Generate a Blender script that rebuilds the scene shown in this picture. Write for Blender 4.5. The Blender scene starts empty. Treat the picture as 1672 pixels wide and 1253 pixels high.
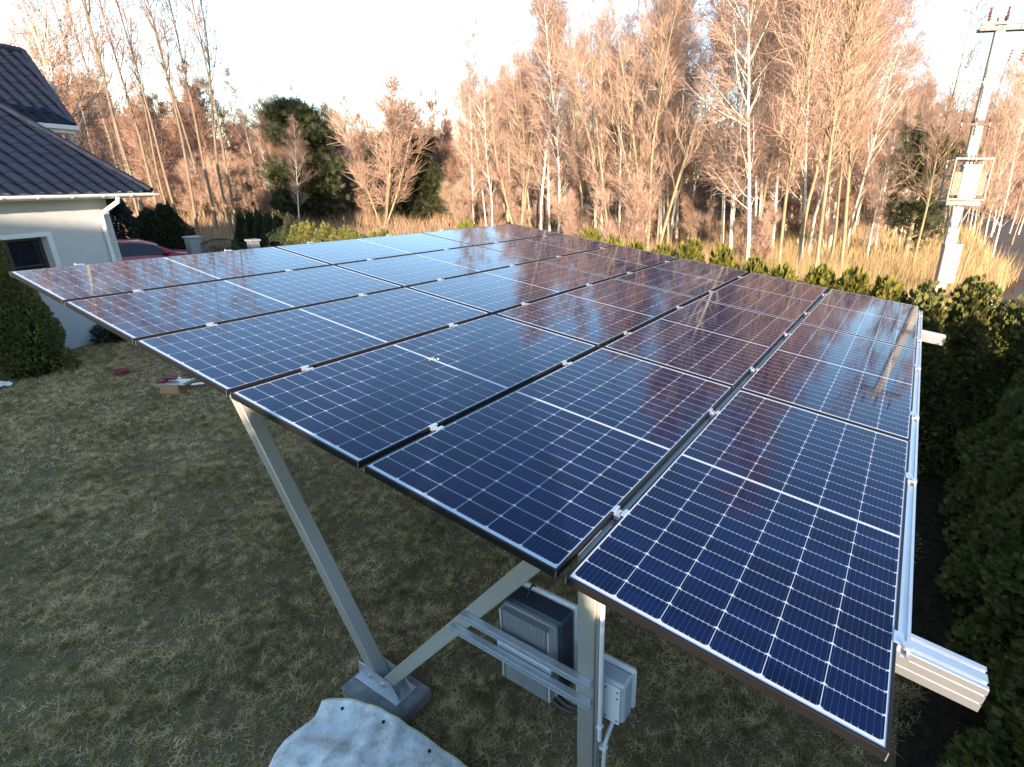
import bpy, math, random
import numpy as np
from mathutils import Vector, Matrix

sc = bpy.context.scene
C = sc.collection
R = math.radians
PI = math.pi

# ------------------------------------------------------------------ camera
CAM = np.array([6.202, -1.243, 3.76])
DZ = 0.26
CR = np.array([0.8599070518862569, 0.5102192123729292, 0.015369366988502123])
CU = np.array([-0.18460842468270816, 0.28277970522644447, 0.9412520214301802])
CB = np.array([0.47589871995224176, -0.8122265654580495, 0.33735502769349945])
FPX, CX, CY = 859.864, 974.174, 600.900          # focal length and optical centre, photo pixels (1672 x 1253)
cd = bpy.data.cameras.new('camera')
cam = bpy.data.objects.new('camera', cd)
C.objects.link(cam)
M = Matrix.Identity(4)
for i in range(3):
    M[i][0], M[i][1], M[i][2], M[i][3] = CR[i], CU[i], CB[i], CAM[i]
cam.matrix_world = M
cd.sensor_width = 36
cd.lens = FPX / 1672 * 36
cd.shift_x = -(CX - 836) / 1672
cd.shift_y = -(626.5 - CY) / 1672
cd.clip_end = 2000
sc.camera = cam

# ------------------------------------------------------------------ sky and sun
SUN_EL = 9.5
SUN_H = np.array([0.65, -0.76])                   # horizontal direction towards the sun
SUN_H = SUN_H / np.hypot(*SUN_H)
w = bpy.data.worlds.new('World')
sc.world = w
w.use_nodes = True
nt = w.node_tree
for n in list(nt.nodes):
    nt.nodes.remove(n)
sky = nt.nodes.new('ShaderNodeTexSky')
sky.sky_type = 'NISHITA'
sky.sun_disc = False
sky.sun_elevation = R(SUN_EL)
sky.sun_rotation = math.atan2(SUN_H[0], SUN_H[1])
sky.air_density = 1.0
sky.dust_density = 0.2
sky.ozone_density = 1.9
bg = nt.nodes.new('ShaderNodeBackground')
bg.inputs['Strength'].default_value = 0.11
wo = nt.nodes.new('ShaderNodeOutputWorld')
nt.links.new(sky.outputs[0], bg.inputs[0])
nt.links.new(bg.outputs[0], wo.inputs[0])
sl = bpy.data.lights.new('sun', 'SUN')
sl.energy = 3.1
sl.angle = R(0.5)
sl.color = (1.0, 0.79, 0.60)
so = bpy.data.objects.new('sun', sl)
C.objects.link(so)
sd = Vector((SUN_H[0] * math.cos(R(SUN_EL)), SUN_H[1] * math.cos(R(SUN_EL)), math.sin(R(SUN_EL))))
so.rotation_euler = sd.to_track_quat('Z', 'Y').to_euler()
so.location = (20, -30, 20)
sc.view_settings.view_transform = 'Standard'
sc.view_settings.look = 'None'
sc.view_settings.exposure = 2.65
sc.view_settings.gamma = 1.0


# ------------------------------------------------------------------ helpers
def ray(px, py):
    a, b = (px - CX) / FPX, (py - CY) / FPX
    return CR * a - CU * b - CB


def at(px, py, D, z=0.0):
    d = ray(px, py)
    p = CAM + d * (D / math.hypot(d[0], d[1]))
    return (p[0], p[1], z)


def ground(px, py, z=0.0):
    d = ray(px, py)
    return CAM + d * ((z - CAM[2]) / d[2])


def unit(v):
    v = np.asarray(v, float)
    return v / (np.linalg.norm(v, axis=-1, keepdims=True) + 1e-12)


class MB:
    """collects vertices and faces, builds one mesh object"""
    def __init__(s):
        s.v = []; s.n = 0; s.q = []; s.t = []; s.g = []; s.qm = []; s.tm = []; s.gm = []

    def add(s, v, q=None, t=None, g=None, m=0):
        v = np.asarray(v, float).reshape(-1, 3)
        if q is not None and len(q):
            q = np.asarray(q, int).reshape(-1, 4) + s.n; s.q.append(q); s.qm.append(np.full(len(q), m))
        if t is not None and len(t):
            t = np.asarray(t, int).reshape(-1, 3) + s.n; s.t.append(t); s.tm.append(np.full(len(t), m))
        for f in (g or []):
            s.g.append([i + s.n for i in f]); s.gm.append(m)
        s.v.append(v); s.n += len(v)
        return s

    def box(s, lo, hi, m=0, fr=None):
        (a, b, c), (d, e, f) = lo, hi
        v = np.array([(a, b, c), (d, b, c), (d, e, c), (a, e, c), (a, b, f), (d, b, f), (d, e, f), (a, e, f)], float)
        if fr is not None:
            o, X, Y, Z = [np.asarray(k, float) for k in fr]
            v = o + v[:, :1] * X + v[:, 1:2] * Y + v[:, 2:] * Z
        return s.add(v, [(0, 3, 2, 1), (4, 5, 6, 7), (0, 1, 5, 4), (1, 2, 6, 5), (2, 3, 7, 6), (3, 0, 4, 7)], m=m)

    def bbox(s, lo, hi, bev=0.004, m=0, fr=None):
        """box with chamfered edges"""
        lo = np.array(lo, float); hi = np.array(hi, float); c = (lo + hi) / 2; h = (hi - lo) / 2
        b = min(bev, h.min() * 0.9)
        vs = []; idx = {}
        for sx in (-1, 1):
            for sy in (-1, 1):
                for sz in (-1, 1):
                    for ax in range(3):
                        k = np.array([sx, sy, sz]) * h
                        for j in range(3):
                            if j != ax:
                                k[j] -= (sx, sy, sz)[j] * b
                        idx[(sx, sy, sz, ax)] = len(vs); vs.append(c + k)
        g = []
        for ax in range(3):
            o = [j for j in range(3) if j != ax]
            for sg in (-1, 1):
                f = []
                for p, q in ((-1, -1), (1, -1), (1, 1), (-1, 1)):
                    k = [0, 0, 0]; k[ax] = sg; k[o[0]] = p; k[o[1]] = q
                    f.append(idx[(*k, ax)])
                g.append(f)
        for ax in range(3):
            o = [j for j in range(3) if j != ax]
            for p in (-1, 1):
                for q in (-1, 1):
                    f = []
                    for r_, a2 in ((-1, o[0]), (1, o[0]), (1, o[1]), (-1, o[1])):
                        k = [0, 0, 0]; k[ax] = r_; k[o[0]] = p; k[o[1]] = q
                        f.append(idx[(*k, a2)])
                    g.append(f)
        for sx in (-1, 1):
            for sy in (-1, 1):
                for sz in (-1, 1):
                    g.append([idx[(sx, sy, sz, a)] for a in range(3)])
        v = np.array(vs)
        # consistent winding by face normal against the box centre
        out = []
        for f in g:
            p = v[f]; n_ = np.cross(p[1] - p[0], p[2] - p[0])
            out.append(f if n_ @ (p.mean(0) - c) > 0 else f[::-1])
        if fr is not None:
            o_, X, Y, Z = [np.asarray(k, float) for k in fr]
            v = o_ + v[:, :1] * X + v[:, 1:2] * Y + v[:, 2:] * Z
        return s.add(v, g=out, m=m)

    def tubes(s, P, rad, sides=6, m=0, cap=False):
        P = np.asarray(P, float)
        if P.ndim == 2:
            P = P[None]
        N, K, _ = P.shape
        rad = np.broadcast_to(np.asarray(rad, float), (N, K))
        T = np.gradient(P, axis=1); T = unit(T)
        d0 = unit(P[:, -1] - P[:, 0])
        ref = np.where(np.abs(d0[:, 2:3]) > 0.8, np.array([[1.0, 0.13, 0]]), np.array([[0.05, 0.1, 1.0]]))
        A = unit(np.cross(T, ref[:, None, :])); B = np.cross(T, A)
        ang = np.arange(sides) / sides * 2 * PI
        V = P[:, :, None, :] + rad[:, :, None, None] * (np.cos(ang)[None, None, :, None] * A[:, :, None, :] + np.sin(ang)[None, None, :, None] * B[:, :, None, :])
        i = np.arange(N)[:, None, None] * K * sides + np.arange(K - 1)[None, :, None] * sides + np.arange(sides)[None, None, :]
        j = np.arange(N)[:, None, None] * K * sides + np.arange(K - 1)[None, :, None] * sides + (np.arange(sides)[None, None, :] + 1) % sides
        Q = np.stack([i, j, j + sides, i + sides], -1).reshape(-1, 4)
        g = []
        if cap:
            for k in range(N):
                b0 = k * K * sides
                g.append([b0 + a for a in range(sides)][::-1]); g.append([b0 + (K - 1) * sides + a for a in range(sides)])
        return s.add(V.reshape(-1, 3), Q, g=g, m=m)

    def rod(s, a, b, r, sides=8, m=0):
        return s.tubes(np.array([a, b], float)[None], r, sides, m, cap=True)

    def lathe(s, prof, o=(0, 0, 0), sides=12, m=0):
        a = np.arange(sides) / sides * 2 * PI
        V = np.array([[(o[0] + r * math.cos(t), o[1] + r * math.sin(t), o[2] + z) for t in a] for r, z in prof])
        K = len(prof)
        Q = [(k * sides + i, k * sides + (i + 1) % sides, (k + 1) * sides + (i + 1) % sides, (k + 1) * sides + i) for k in range(K - 1) for i in range(sides)]
        return s.add(V.reshape(-1, 3), Q, g=[list(range(sides))[::-1], [(K - 1) * sides + i for i in range(sides)]], m=m)

    def prism(s, poly, y0, y1, fr=None, m=0):
        """polygon in local x,z extruded along local y"""
        n = len(poly)
        v = np.array([(x, y0, z) for x, z in poly] + [(x, y1, z) for x, z in poly], float)
        area = sum(poly[i][0] * poly[(i + 1) % n][1] - poly[(i + 1) % n][0] * poly[i][1] for i in range(n))
        g = [list(range(n)), [n + i for i in range(n)][::-1]] + [[i, n + i, n + (i + 1) % n, (i + 1) % n] for i in range(n)]
        if (area < 0):
            g = [f[::-1] for f in g]
        if fr is not None:
            o, X, Y, Z = [np.asarray(k, float) for k in fr]
            v = o + v[:, :1] * X + v[:, 1:2] * Y + v[:, 2:] * Z
        return s.add(v, g=g, m=m)

    def build(s, name, mats, parent=None, smooth=False, loc=None):
        V = np.concatenate(s.v)
        if loc is not None:
            V = V - np.asarray(loc, float)
        Q = np.concatenate(s.q) if s.q else np.zeros((0, 4), int)
        T = np.concatenate(s.t) if s.t else np.zeros((0, 3), int)
        lens = np.concatenate([np.full(len(Q), 4), np.full(len(T), 3), np.array([len(f) for f in s.g], int)]).astype(int)
        loops = np.concatenate([Q.ravel(), T.ravel(), np.array([i for f in s.g for i in f], int)]).astype(int)
        mi = np.concatenate(s.qm + s.tm + [np.array(s.gm, int)]).astype(int)
        me = bpy.data.meshes.new(name)
        me.vertices.add(len(V)); me.vertices.foreach_set('co', V.astype(np.float32).ravel())
        me.loops.add(len(loops)); me.loops.foreach_set('vertex_index', loops.astype(np.int32))
        me.polygons.add(len(lens))
        st = np.concatenate([[0], np.cumsum(lens)[:-1]])
        me.polygons.foreach_set('loop_start', st.astype(np.int32))
        me.polygons.foreach_set('loop_total', lens.astype(np.int32))
        me.polygons.foreach_set('material_index', mi.astype(np.int32))
        me.polygons.foreach_set('use_smooth', np.full(len(lens), bool(smooth)))
        for m_ in (mats if isinstance(mats, (list, tuple)) else [mats]):
            me.materials.append(m_)
        me.update(calc_edges=True)
        o = bpy.data.objects.new(name, me)
        C.objects.link(o)
        if loc is not None:
            o.location = loc
        if parent:
            o.parent = parent
        return o


def tag(o, label=None, cat=None, group=None, kind=None):
    if label: o['label'] = label
    if cat: o['category'] = cat
    if group: o['group'] = group
    if kind: o['kind'] = kind
    return o


def thing(name, label, cat, loc=(0, 0, 0), rz=0.0, group=None):
    o = bpy.data.objects.new(name, None)
    o.empty_display_size = 0.2
    C.objects.link(o)
    o.location = loc; o.rotation_euler = (0, 0, rz)
    return tag(o, label, cat, group)


def dup(root, loc, rz=0.0, s=(1, 1, 1), label=None, group=None, name=None, cat=None, tilt=(0, 0)):
    r = root.copy(); C.objects.link(r)
    r.location = loc; r.rotation_euler = (tilt[0], tilt[1], rz)
    r.scale = s if isinstance(s, (tuple, list)) else (s, s, s)
    if name: r.name = name
    for k, v in (('label', label), ('group', group), ('category', cat)):
        if v: r[k] = v
    for ch in root.children:
        c = ch.copy(); C.objects.link(c); c.parent = r
        for gch in ch.children:
            d = gch.copy(); C.objects.link(d); d.parent = c
    return r


# ------------------------------------------------------------------ materials
class NT:
    def __init__(s, name):
        s.m = bpy.data.materials.new(name); s.m.use_nodes = True
        s.t = s.m.node_tree
        s.b = s.t.nodes['Principled BSDF']
        s.out = s.t.nodes['Material Output']

    def n(s, typ, **kw):
        k = s.t.nodes.new('ShaderNode' + typ)
        for a, v in kw.items():
            if a.startswith('i_'):
                k.inputs[a[2:]].default_value = v
            else:
                setattr(k, a, v)
        return k

    def l(s, a, b):
        s.t.links.new(a, b)

    def math(s, op, a, b=None, c=None):
        k = s.n('Math', operation=op)
        for i, x in enumerate((a, b, c)):
            if x is None: continue
            if isinstance(x, (int, float)): k.inputs[i].default_value = x
            else: s.l(x, k.inputs[i])
        return k.outputs[0]

    def ramp(s, fac, stops, interp='LINEAR'):
        k = s.n('ValToRGB'); k.color_ramp.interpolation = interp
        e = k.color_ramp.elements
        while len(e) < len(stops): e.new(0.5)
        for el, (p, c) in zip(e, stops):
            el.position = p; el.color = (*c, 1)
        s.l(fac, k.inputs[0])
        return k.outputs[0]

    def coord(s, kind='Object', scale=None):
        t = s.n('TexCoord').outputs[kind]
        if scale:
            mp = s.n('Mapping'); mp.inputs['Scale'].default_value = scale
            s.l(t, mp.inputs[0]); t = mp.outputs[0]
        return t

    def noise(s, co, scale, detail=4, rough=0.55, dist=0):
        k = s.n('TexNoise'); k.inputs['Scale'].default_value = scale
        k.inputs['Detail'].default_value = detail; k.inputs['Roughness'].default_value = rough
        k.inputs['Distortion'].default_value = dist
        s.l(co, k.inputs['Vector'])
        return k.outputs['Fac']

    def mix(s, fac, a, b, blend='MIX'):
        k = s.n('Mix', data_type='RGBA', blend_type=blend)
        if isinstance(fac, (int, float)): k.inputs[0].default_value = fac
        else: s.l(fac, k.inputs[0])
        for i, x in ((6, a), (7, b)):
            if isinstance(x, (tuple, list)): k.inputs[i].default_value = (*x, 1)
            else: s.l(x, k.inputs[i])
        return k.outputs[2]

    def bump(s, h, strength=0.3, dist=0.02):
        k = s.n('Bump'); k.inputs['Strength'].default_value = strength; k.inputs['Distance'].default_value = dist
        s.l(h, k.inputs['Height']); s.l(k.outputs[0], s.b.inputs['Normal'])

    def col(s, c):
        if isinstance(c, (tuple, list)): s.b.inputs['Base Color'].default_value = (*c, 1)
        else: s.l(c, s.b.inputs['Base Color'])

    def set(s, rough=None, metal=None, spec=None, ior=None):
        if rough is not None:
            if isinstance(rough, (int, float)): s.b.inputs['Roughness'].default_value = rough
            else: s.l(rough, s.b.inputs['Roughness'])
        if metal is not None: s.b.inputs['Metallic'].default_value = metal
        if spec is not None: s.b.inputs['Specular IOR Level'].default_value = spec
        if ior is not None: s.b.inputs['IOR'].default_value = ior
        return s.m


def simple(name, c, rough=0.6, metal=0.0, var=0.15, scale=6.0, bump=0.0, spec=0.5):
    k = NT(name)
    co = k.coord()
    f = k.noise(co, scale, 6, 0.6)
    c = np.array(c)
    k.col(k.ramp(f, [(0.3, tuple(c * (1 - var))), (0.7, tuple(np.minimum(c * (1 + var), 1)))]))
    if bump: k.bump(k.noise(co, scale * 6, 4), bump, 0.01)
    return k.set(rough, metal, spec)


def island(name, stops, rough=0.8, trans=0.0, spec=0.2, big=0.0):
    """colour drawn per loose piece (blade, spray, leaf)"""
    k = NT(name)
    g = k.n('NewGeometry')
    f = g.outputs['Random Per Island']
    if big:
        nz = k.noise(k.coord(), big, 3)
        n2 = k.noise(k.coord(), big * 8, 3, 0.6)
        f = k.math('ADD', k.math('MULTIPLY', f, 0.45), k.math('MULTIPLY_ADD', nz, 1.2, -0.62))
        f = k.math('ADD', f, k.math('MULTIPLY_ADD', n2, 2.0, -0.79))
    c = k.ramp(f, stops)
    k.col(c)
    k.set(rough, 0, spec)
    if trans:
        tr = k.n('BsdfTranslucent'); k.l(c, tr.inputs[0])
        mx = k.n('MixShader'); mx.inputs[0].default_value = trans
        k.l(k.b.outputs[0], mx.inputs[1]); k.l(tr.outputs[0], mx.inputs[2]); k.l(mx.outputs[0], k.out.inputs[0])
    return k.m


def cell_material():
    k = NT('solar_cells')
    sx = k.n('SeparateXYZ'); k.l(k.coord(), sx.inputs[0])
    x, y = sx.outputs[0], sx.outputs[1]
    PX, PY, MX = 0.1680, 0.0845, 0.0150
    fx_ = k.math('DIVIDE', k.math('SUBTRACT', x, MX), PX)
    fx = k.math('FRACT', fx_)
    y1 = k.math('DIVIDE', k.math('SUBTRACT', k.math('ABSOLUTE', k.math('SUBTRACT', y, 1.047)), 0.0075), PY)
    fy = k.math('FRACT', y1)
    dx = k.math('MULTIPLY', k.math('SUBTRACT', 0.5, k.math('ABSOLUTE', k.math('SUBTRACT', fx, 0.5))), PX)
    dy = k.math('MULTIPLY', k.math('SUBTRACT', 0.5, k.math('ABSOLUTE', k.math('SUBTRACT', fy, 0.5))), PY)
    # the chamfer sits on one long side of each half cell
    dyc = k.math('MULTIPLY', k.math('SUBTRACT', 1.0, fy), PY)
    line = k.math('MAXIMUM', k.math('LESS_THAN', dx, 0.0010), k.math('LESS_THAN', dy, 0.00085))
    line = k.math('MAXIMUM', line, k.math('LESS_THAN', k.math('ADD', dx, dyc), 0.0105))
    out = k.math('MAXIMUM', k.math('LESS_THAN', y1, 0.0), k.math('GREATER_THAN', y1, 12.0))
    out = k.math('MAXIMUM', out, k.math('MAXIMUM', k.math('LESS_THAN', fx_, 0.0), k.math('GREATER_THAN', fx_, 6.0)))
    white = k.math('MAXIMUM', line, out)
    bb = k.math('ABSOLUTE', k.math('SUBTRACT', k.math('FRACT', k.math('MULTIPLY', fx, 9.0)), 0.5))
    bus = k.math('LESS_THAN', bb, 0.028)
    pad = k.math('MULTIPLY', k.math('LESS_THAN', bb, 0.07), k.math('LESS_THAN', dy, 0.007))
    bus = k.math('MAXIMUM', k.math('MULTIPLY', bus, 0.26), pad)
    # every cell has its own shade of blue
    cb = k.n('CombineXYZ'); k.l(k.math('FLOOR', fx_), cb.inputs[0]); k.l(k.math('FLOOR', k.math('DIVIDE', y, PY)), cb.inputs[1])
    oi = k.n('ObjectInfo'); k.l(oi.outputs['Random'], cb.inputs[2])
    wn = k.n('TexWhiteNoise', noise_dimensions='3D'); k.l(cb.outputs[0], wn.inputs[0])
    cell = k.ramp(wn.outputs[0], [(0, (0.0010, 0.0040, 0.024)), (1, (0.0018, 0.0080, 0.044))])
    c = k.mix(bus, cell, (0.10, 0.14, 0.23))
    c = k.mix(white, c, (0.42, 0.45, 0.50))
    # thin film of dust
    dn = k.noise(k.coord(), 3.0, 8, 0.7)
    c = k.mix(k.math('MULTIPLY', k.math('SUBTRACT', dn, 0.45), 0.02), c, (0.35, 0.33, 0.30))
    k.col(c)
    r = k.math('MULTIPLY_ADD', k.noise(k.coord(), 9.0, 5, 0.7), 0.07, 0.01)
    bp = k.n('Bump'); bp.inputs['Strength'].default_value = 0.02; bp.inputs['Distance'].default_value = 0.01
    k.l(k.noise(k.coord(), 1.6, 2), bp.inputs['Height']); k.l(bp.outputs[0], k.b.inputs['Normal'])
    return k.set(r, 0, 0.22, 1.48)


MAT = {}
MAT['cells'] = cell_material()
MAT['black_frame'] = simple('black_anodised', (0.008, 0.0075, 0.008), 0.42, 0.0, 0.2, 3, 0, 0.25)
MAT['alu'] = simple('aluminium', (0.62, 0.63, 0.64), 0.34, 0.85, 0.06, 4)
MAT['steel'] = simple('painted_steel', (0.42, 0.41, 0.355), 0.5, 0.55, 0.10, 1.2, 0.02)
MAT['galv'] = simple('galvanised_steel', (0.55, 0.58, 0.60), 0.40, 0.6, 0.08, 14, 0.02)
MAT['white_plastic'] = simple('white_plastic', (0.70, 0.70, 0.68), 0.4, 0, 0.04, 5)
MAT['grey_plastic'] = simple('grey_plastic', (0.46, 0.48, 0.50), 0.45, 0, 0.05, 5)
MAT['rubber'] = simple('black_rubber', (0.02, 0.02, 0.022), 0.5, 0, 0.2, 5)
MAT['casing'] = simple('dark_casing', (0.035, 0.042, 0.065), 0.5, 0.1, 0.12, 5)
MAT['fins'] = simple('cast_aluminium', (0.50, 0.51, 0.50), 0.45, 0.5, 0.1, 8)
MAT['concrete'] = simple('concrete', (0.20, 0.20, 0.19), 0.9, 0, 0.35, 9, 0.25)
MAT['plaster'] = simple('house_plaster', (0.40, 0.405, 0.405), 0.9, 0, 0.05, 3, 0.05)
MAT['white_paint'] = simple('white_paint', (0.56, 0.56, 0.55), 0.5, 0, 0.04, 3)
MAT['stone'] = simple('sill_stone', (0.42, 0.36, 0.28), 0.8, 0, 0.2, 9)
MAT['window_frame'] = simple('dark_window_frame', (0.035, 0.02, 0.015), 0.5, 0, 0.2, 9)
k = NT('window_glass'); k.col((0.012, 0.013, 0.018)); MAT['glass'] = k.set(0.03, 0, 0.5, 1.5)
MAT['red_paint'] = NT('red_car_paint'); MAT['red_paint'].col((0.30, 0.012, 0.016)); MAT['red_paint'].b.inputs['Coat Weight'].default_value = 0.4
MAT['red_paint'] = MAT['red_paint'].set(0.3, 0.1, 0.5)
MAT['tyre'] = MAT['rubber']
MAT['cardboard'] = simple('cardboard', (0.36, 0.20, 0.10), 0.9, 0, 0.1, 8)
MAT['maroon'] = simple('maroon_plastic', (0.14, 0.012, 0.03), 0.45, 0, 0.15, 9)
MAT['red_plastic'] = simple('red_plastic', (0.16, 0.010, 0.012), 0.45, 0, 0.15, 9)
MAT['iron'] = simple('wrought_iron', (0.015, 0.014, 0.015), 0.6, 0.3, 0.2, 9)
MAT['green_label'] = simple('green_label', (0.15, 0.34, 0.05), 0.6)
MAT['zinc'] = simple('weathered_zinc', (0.24, 0.23, 0.205), 0.85, 0, 0.2, 6, 0, 0.2)
MAT['ceramic'] = simple('brown_ceramic', (0.10, 0.045, 0.035), 0.3, 0, 0.2, 6)
MAT['pink_ceramic'] = simple('red_insulator', (0.36, 0.06, 0.06), 0.4, 0, 0.2, 6)
MAT['pole'] = simple('pole_concrete', (0.40, 0.38, 0.33), 0.9, 0, 0.16, 2.5, 0.12)
MAT['cabinet'] = simple('cabinet_grey', (0.24, 0.245, 0.245), 0.5, 0, 0.05, 3)
MAT['orange_wall'] = simple('orange_timber', (0.30, 0.13, 0.05), 0.85, 0, 0.2, 3)
MAT['dark_roof'] = simple('brown_roof', (0.10, 0.065, 0.05), 0.8, 0, 0.2, 3)
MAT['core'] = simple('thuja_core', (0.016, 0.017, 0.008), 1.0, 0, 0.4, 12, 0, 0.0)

# tiles
k = NT('roof_tiles'); f = k.noise(k.coord(), 5, 6, 0.65); f2 = k.noise(k.coord(), 30, 3)
k.col(k.mix(k.math('MULTIPLY', f2, 0.5), k.ramp(f, [(0.3, (0.005, 0.008, 0.018)), (0.75, (0.010, 0.014, 0.028))]), (0.009, 0.010, 0.014)))
MAT['tiles'] = k.set(0.55, 0, 0.18)

# tarp
k = NT('white_tarp'); co = k.coord()
f = k.noise(co, 7, 8, 0.7); f2 = k.noise(co, 26, 6, 0.7)
c = k.ramp(f, [(0.30, (0.34, 0.31, 0.26)), (0.42, (0.60, 0.58, 0.54)), (0.56, (0.78, 0.78, 0.76))])
k.col(k.mix(k.math('MULTIPLY', k.math('GREATER_THAN', f2, 0.66), 0.5), c, (0.16, 0.13, 0.10)))
k.bump(k.noise(co, 16, 6, 0.65), 0.5, 0.02)
MAT['tarp'] = k.set(0.45, 0, 0.5)
MAT['hem'] = simple('yellow_hem', (0.46, 0.45, 0.24), 0.7)

# lawn soil
k = NT('lawn_soil'); co = k.coord()
f = k.noise(co, 0.9, 6, 0.65); f2 = k.noise(co, 14, 5, 0.7)
c = k.ramp(f, [(0.3, (0.23, 0.160, 0.084)), (0.55, (0.29, 0.200, 0.106)), (0.75, (0.20, 0.155, 0.064))])
k.col(k.mix(f2, c, (0.05, 0.040, 0.024)))
k.bump(f2, 0.6, 0.04)
MAT['soil'] = k.set(1.0, 0, 0.0)
# field
k = NT('field_ground'); co = k.coord()
f = k.noise(co, 0.25, 6, 0.6); f2 = k.noise(co, 3, 6, 0.7)
c = k.ramp(f, [(0.3, (0.16, 0.10, 0.055)), (0.7, (0.26, 0.17, 0.085))])
k.col(k.mix(f2, c, (0.10, 0.065, 0.04)))
k.bump(f2, 0.8, 0.2)
MAT['field'] = k.set(1.0, 0, 0.0)
k = NT('dirt_track'); co = k.coord()
f = k.noise(co, 0.7, 6, 0.65); f2 = k.noise(co, 9, 5, 0.7)
k.col(k.mix(f2, k.ramp(f, [(0.3, (0.13, 0.105, 0.09)), (0.7, (0.21, 0.175, 0.15))]), (0.10, 0.08, 0.07)))
k.bump(f2, 0.8, 0.06)
MAT['dirt'] = k.set(0.95, 0, 0.1)

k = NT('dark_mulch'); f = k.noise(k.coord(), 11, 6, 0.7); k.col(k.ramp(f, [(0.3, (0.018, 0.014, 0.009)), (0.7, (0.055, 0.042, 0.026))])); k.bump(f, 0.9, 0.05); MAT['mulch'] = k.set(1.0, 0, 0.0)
MAT['blade'] = island('lawn_blades', [(0.0, (0.15, 0.125, 0.045)), (0.33, (0.37, 0.285, 0.122)), (0.6, (0.64, 0.475, 0.245)), (1.0, (0.92, 0.70, 0.41))], 0.85, 0.35, 0.15, big=1.1)
MAT['leaf'] = island('dead_leaves', [(0.0, (0.12, 0.06, 0.035)), (0.5, (0.22, 0.15, 0.09)), (1.0, (0.36, 0.31, 0.25))], 0.8)
MAT['straw'] = island('dry_grass', [(0.0, (0.26, 0.17, 0.085)), (0.5, (0.46, 0.33, 0.16)), (1.0, (0.64, 0.48, 0.25))], 0.8, 0.3, 0.15)
MAT['reddish'] = island('field_stalks', [(0.0, (0.17, 0.105, 0.070)), (0.5, (0.30, 0.20, 0.130)), (1.0, (0.44, 0.31, 0.19))], 0.8, 0.2, 0.15)
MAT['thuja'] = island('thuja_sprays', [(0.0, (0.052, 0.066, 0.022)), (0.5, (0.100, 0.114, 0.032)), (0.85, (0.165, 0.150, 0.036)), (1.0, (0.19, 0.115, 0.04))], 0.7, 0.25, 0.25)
MAT['thuja_sunlit'] = island('sunlit_thuja_sprays', [(0.0, (0.060, 0.072, 0.014)), (0.5, (0.13, 0.135, 0.022)), (0.85, (0.21, 0.18, 0.030)), (1.0, (0.22, 0.13, 0.03))], 0.7, 0.3, 0.25)  # sunlight put into the colour: yellower, brighter copy of the hedge thuja
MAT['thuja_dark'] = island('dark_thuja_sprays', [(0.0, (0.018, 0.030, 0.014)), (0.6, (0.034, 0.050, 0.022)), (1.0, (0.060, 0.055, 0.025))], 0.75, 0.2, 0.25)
MAT['pine'] = island('pine_needles', [(0.0, (0.014, 0.022, 0.008)), (0.6, (0.030, 0.040, 0.014)), (1.0, (0.060, 0.055, 0.022))], 0.6, 0.2, 0.3)
MAT['pine_light'] = island('young_pine_needles', [(0.0, (0.06, 0.08, 0.018)), (0.6, (0.12, 0.13, 0.03)), (1.0, (0.19, 0.16, 0.05))], 0.6, 0.25, 0.3)
MAT['spruce'] = island('blue_spruce_needles', [(0.0, (0.020, 0.030, 0.026)), (1.0, (0.050, 0.065, 0.055))], 0.7, 0.15, 0.3)


def bark(name, stops, sc_=(6, 6, 1.6), marks=None, rough=0.85):
    k = NT(name)
    co = k.coord('Object', sc_)
    c = k.ramp(k.noise(co, 1.0, 6, 0.65), stops)
    if marks:
        m = k.noise(k.coord('Object', marks), 1.0, 4, 0.6)
        c = k.mix(k.ramp(m, [(0.60, (0, 0, 0)), (0.66, (1, 1, 1))]), c, (0.06, 0.045, 0.035))
    k.col(c)
    k.bump(k.noise(co, 3.0, 5), 0.4, 0.02)
    return k.set(rough, 0, 0.2)


MAT['birch'] = bark('birch_bark', [(0.3, (0.42, 0.37, 0.30)), (0.7, (0.66, 0.61, 0.52))], (4, 4, 1.0), (3.5, 3.5, 11))
MAT['alder'] = bark('alder_bark', [(0.3, (0.15, 0.115, 0.072)), (0.7, (0.31, 0.24, 0.145))])
MAT['aspen'] = bark('aspen_bark', [(0.3, (0.10, 0.078, 0.056)), (0.7, (0.20, 0.155, 0.11))])
MAT['twig'] = simple('twigs', (0.29, 0.192, 0.145), 0.8, 0, 0.25, 0.8, 0, 0.15)
MAT['twig_tan'] = simple('tan_twigs', (0.31, 0.205, 0.150), 0.8, 0, 0.25, 0.8, 0, 0.15)
MAT['twig_red'] = simple('reddish_twigs', (0.22, 0.135, 0.100), 0.8, 0, 0.25, 0.8, 0, 0.15)

# ------------------------------------------------------------------ the solar array
TH = 0.101914                                    # tilt of the array, falling towards +x
Z0 = 2.7303 + DZ
UW, VL, GU, GV = 1.038, 2.094, 0.040, 0.020
EU = np.array([math.cos(TH), 0, -math.sin(TH)])
EV = np.array([0.0, 1, 0])
EN = np.array([math.sin(TH), 0, math.cos(TH)])
ORG = np.array([0, 0, Z0])


def pan(u, v, n=0.0):
    return ORG + EU * u + EV * v + EN * n


PF = (ORG, EU, EV, EN)


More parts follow.
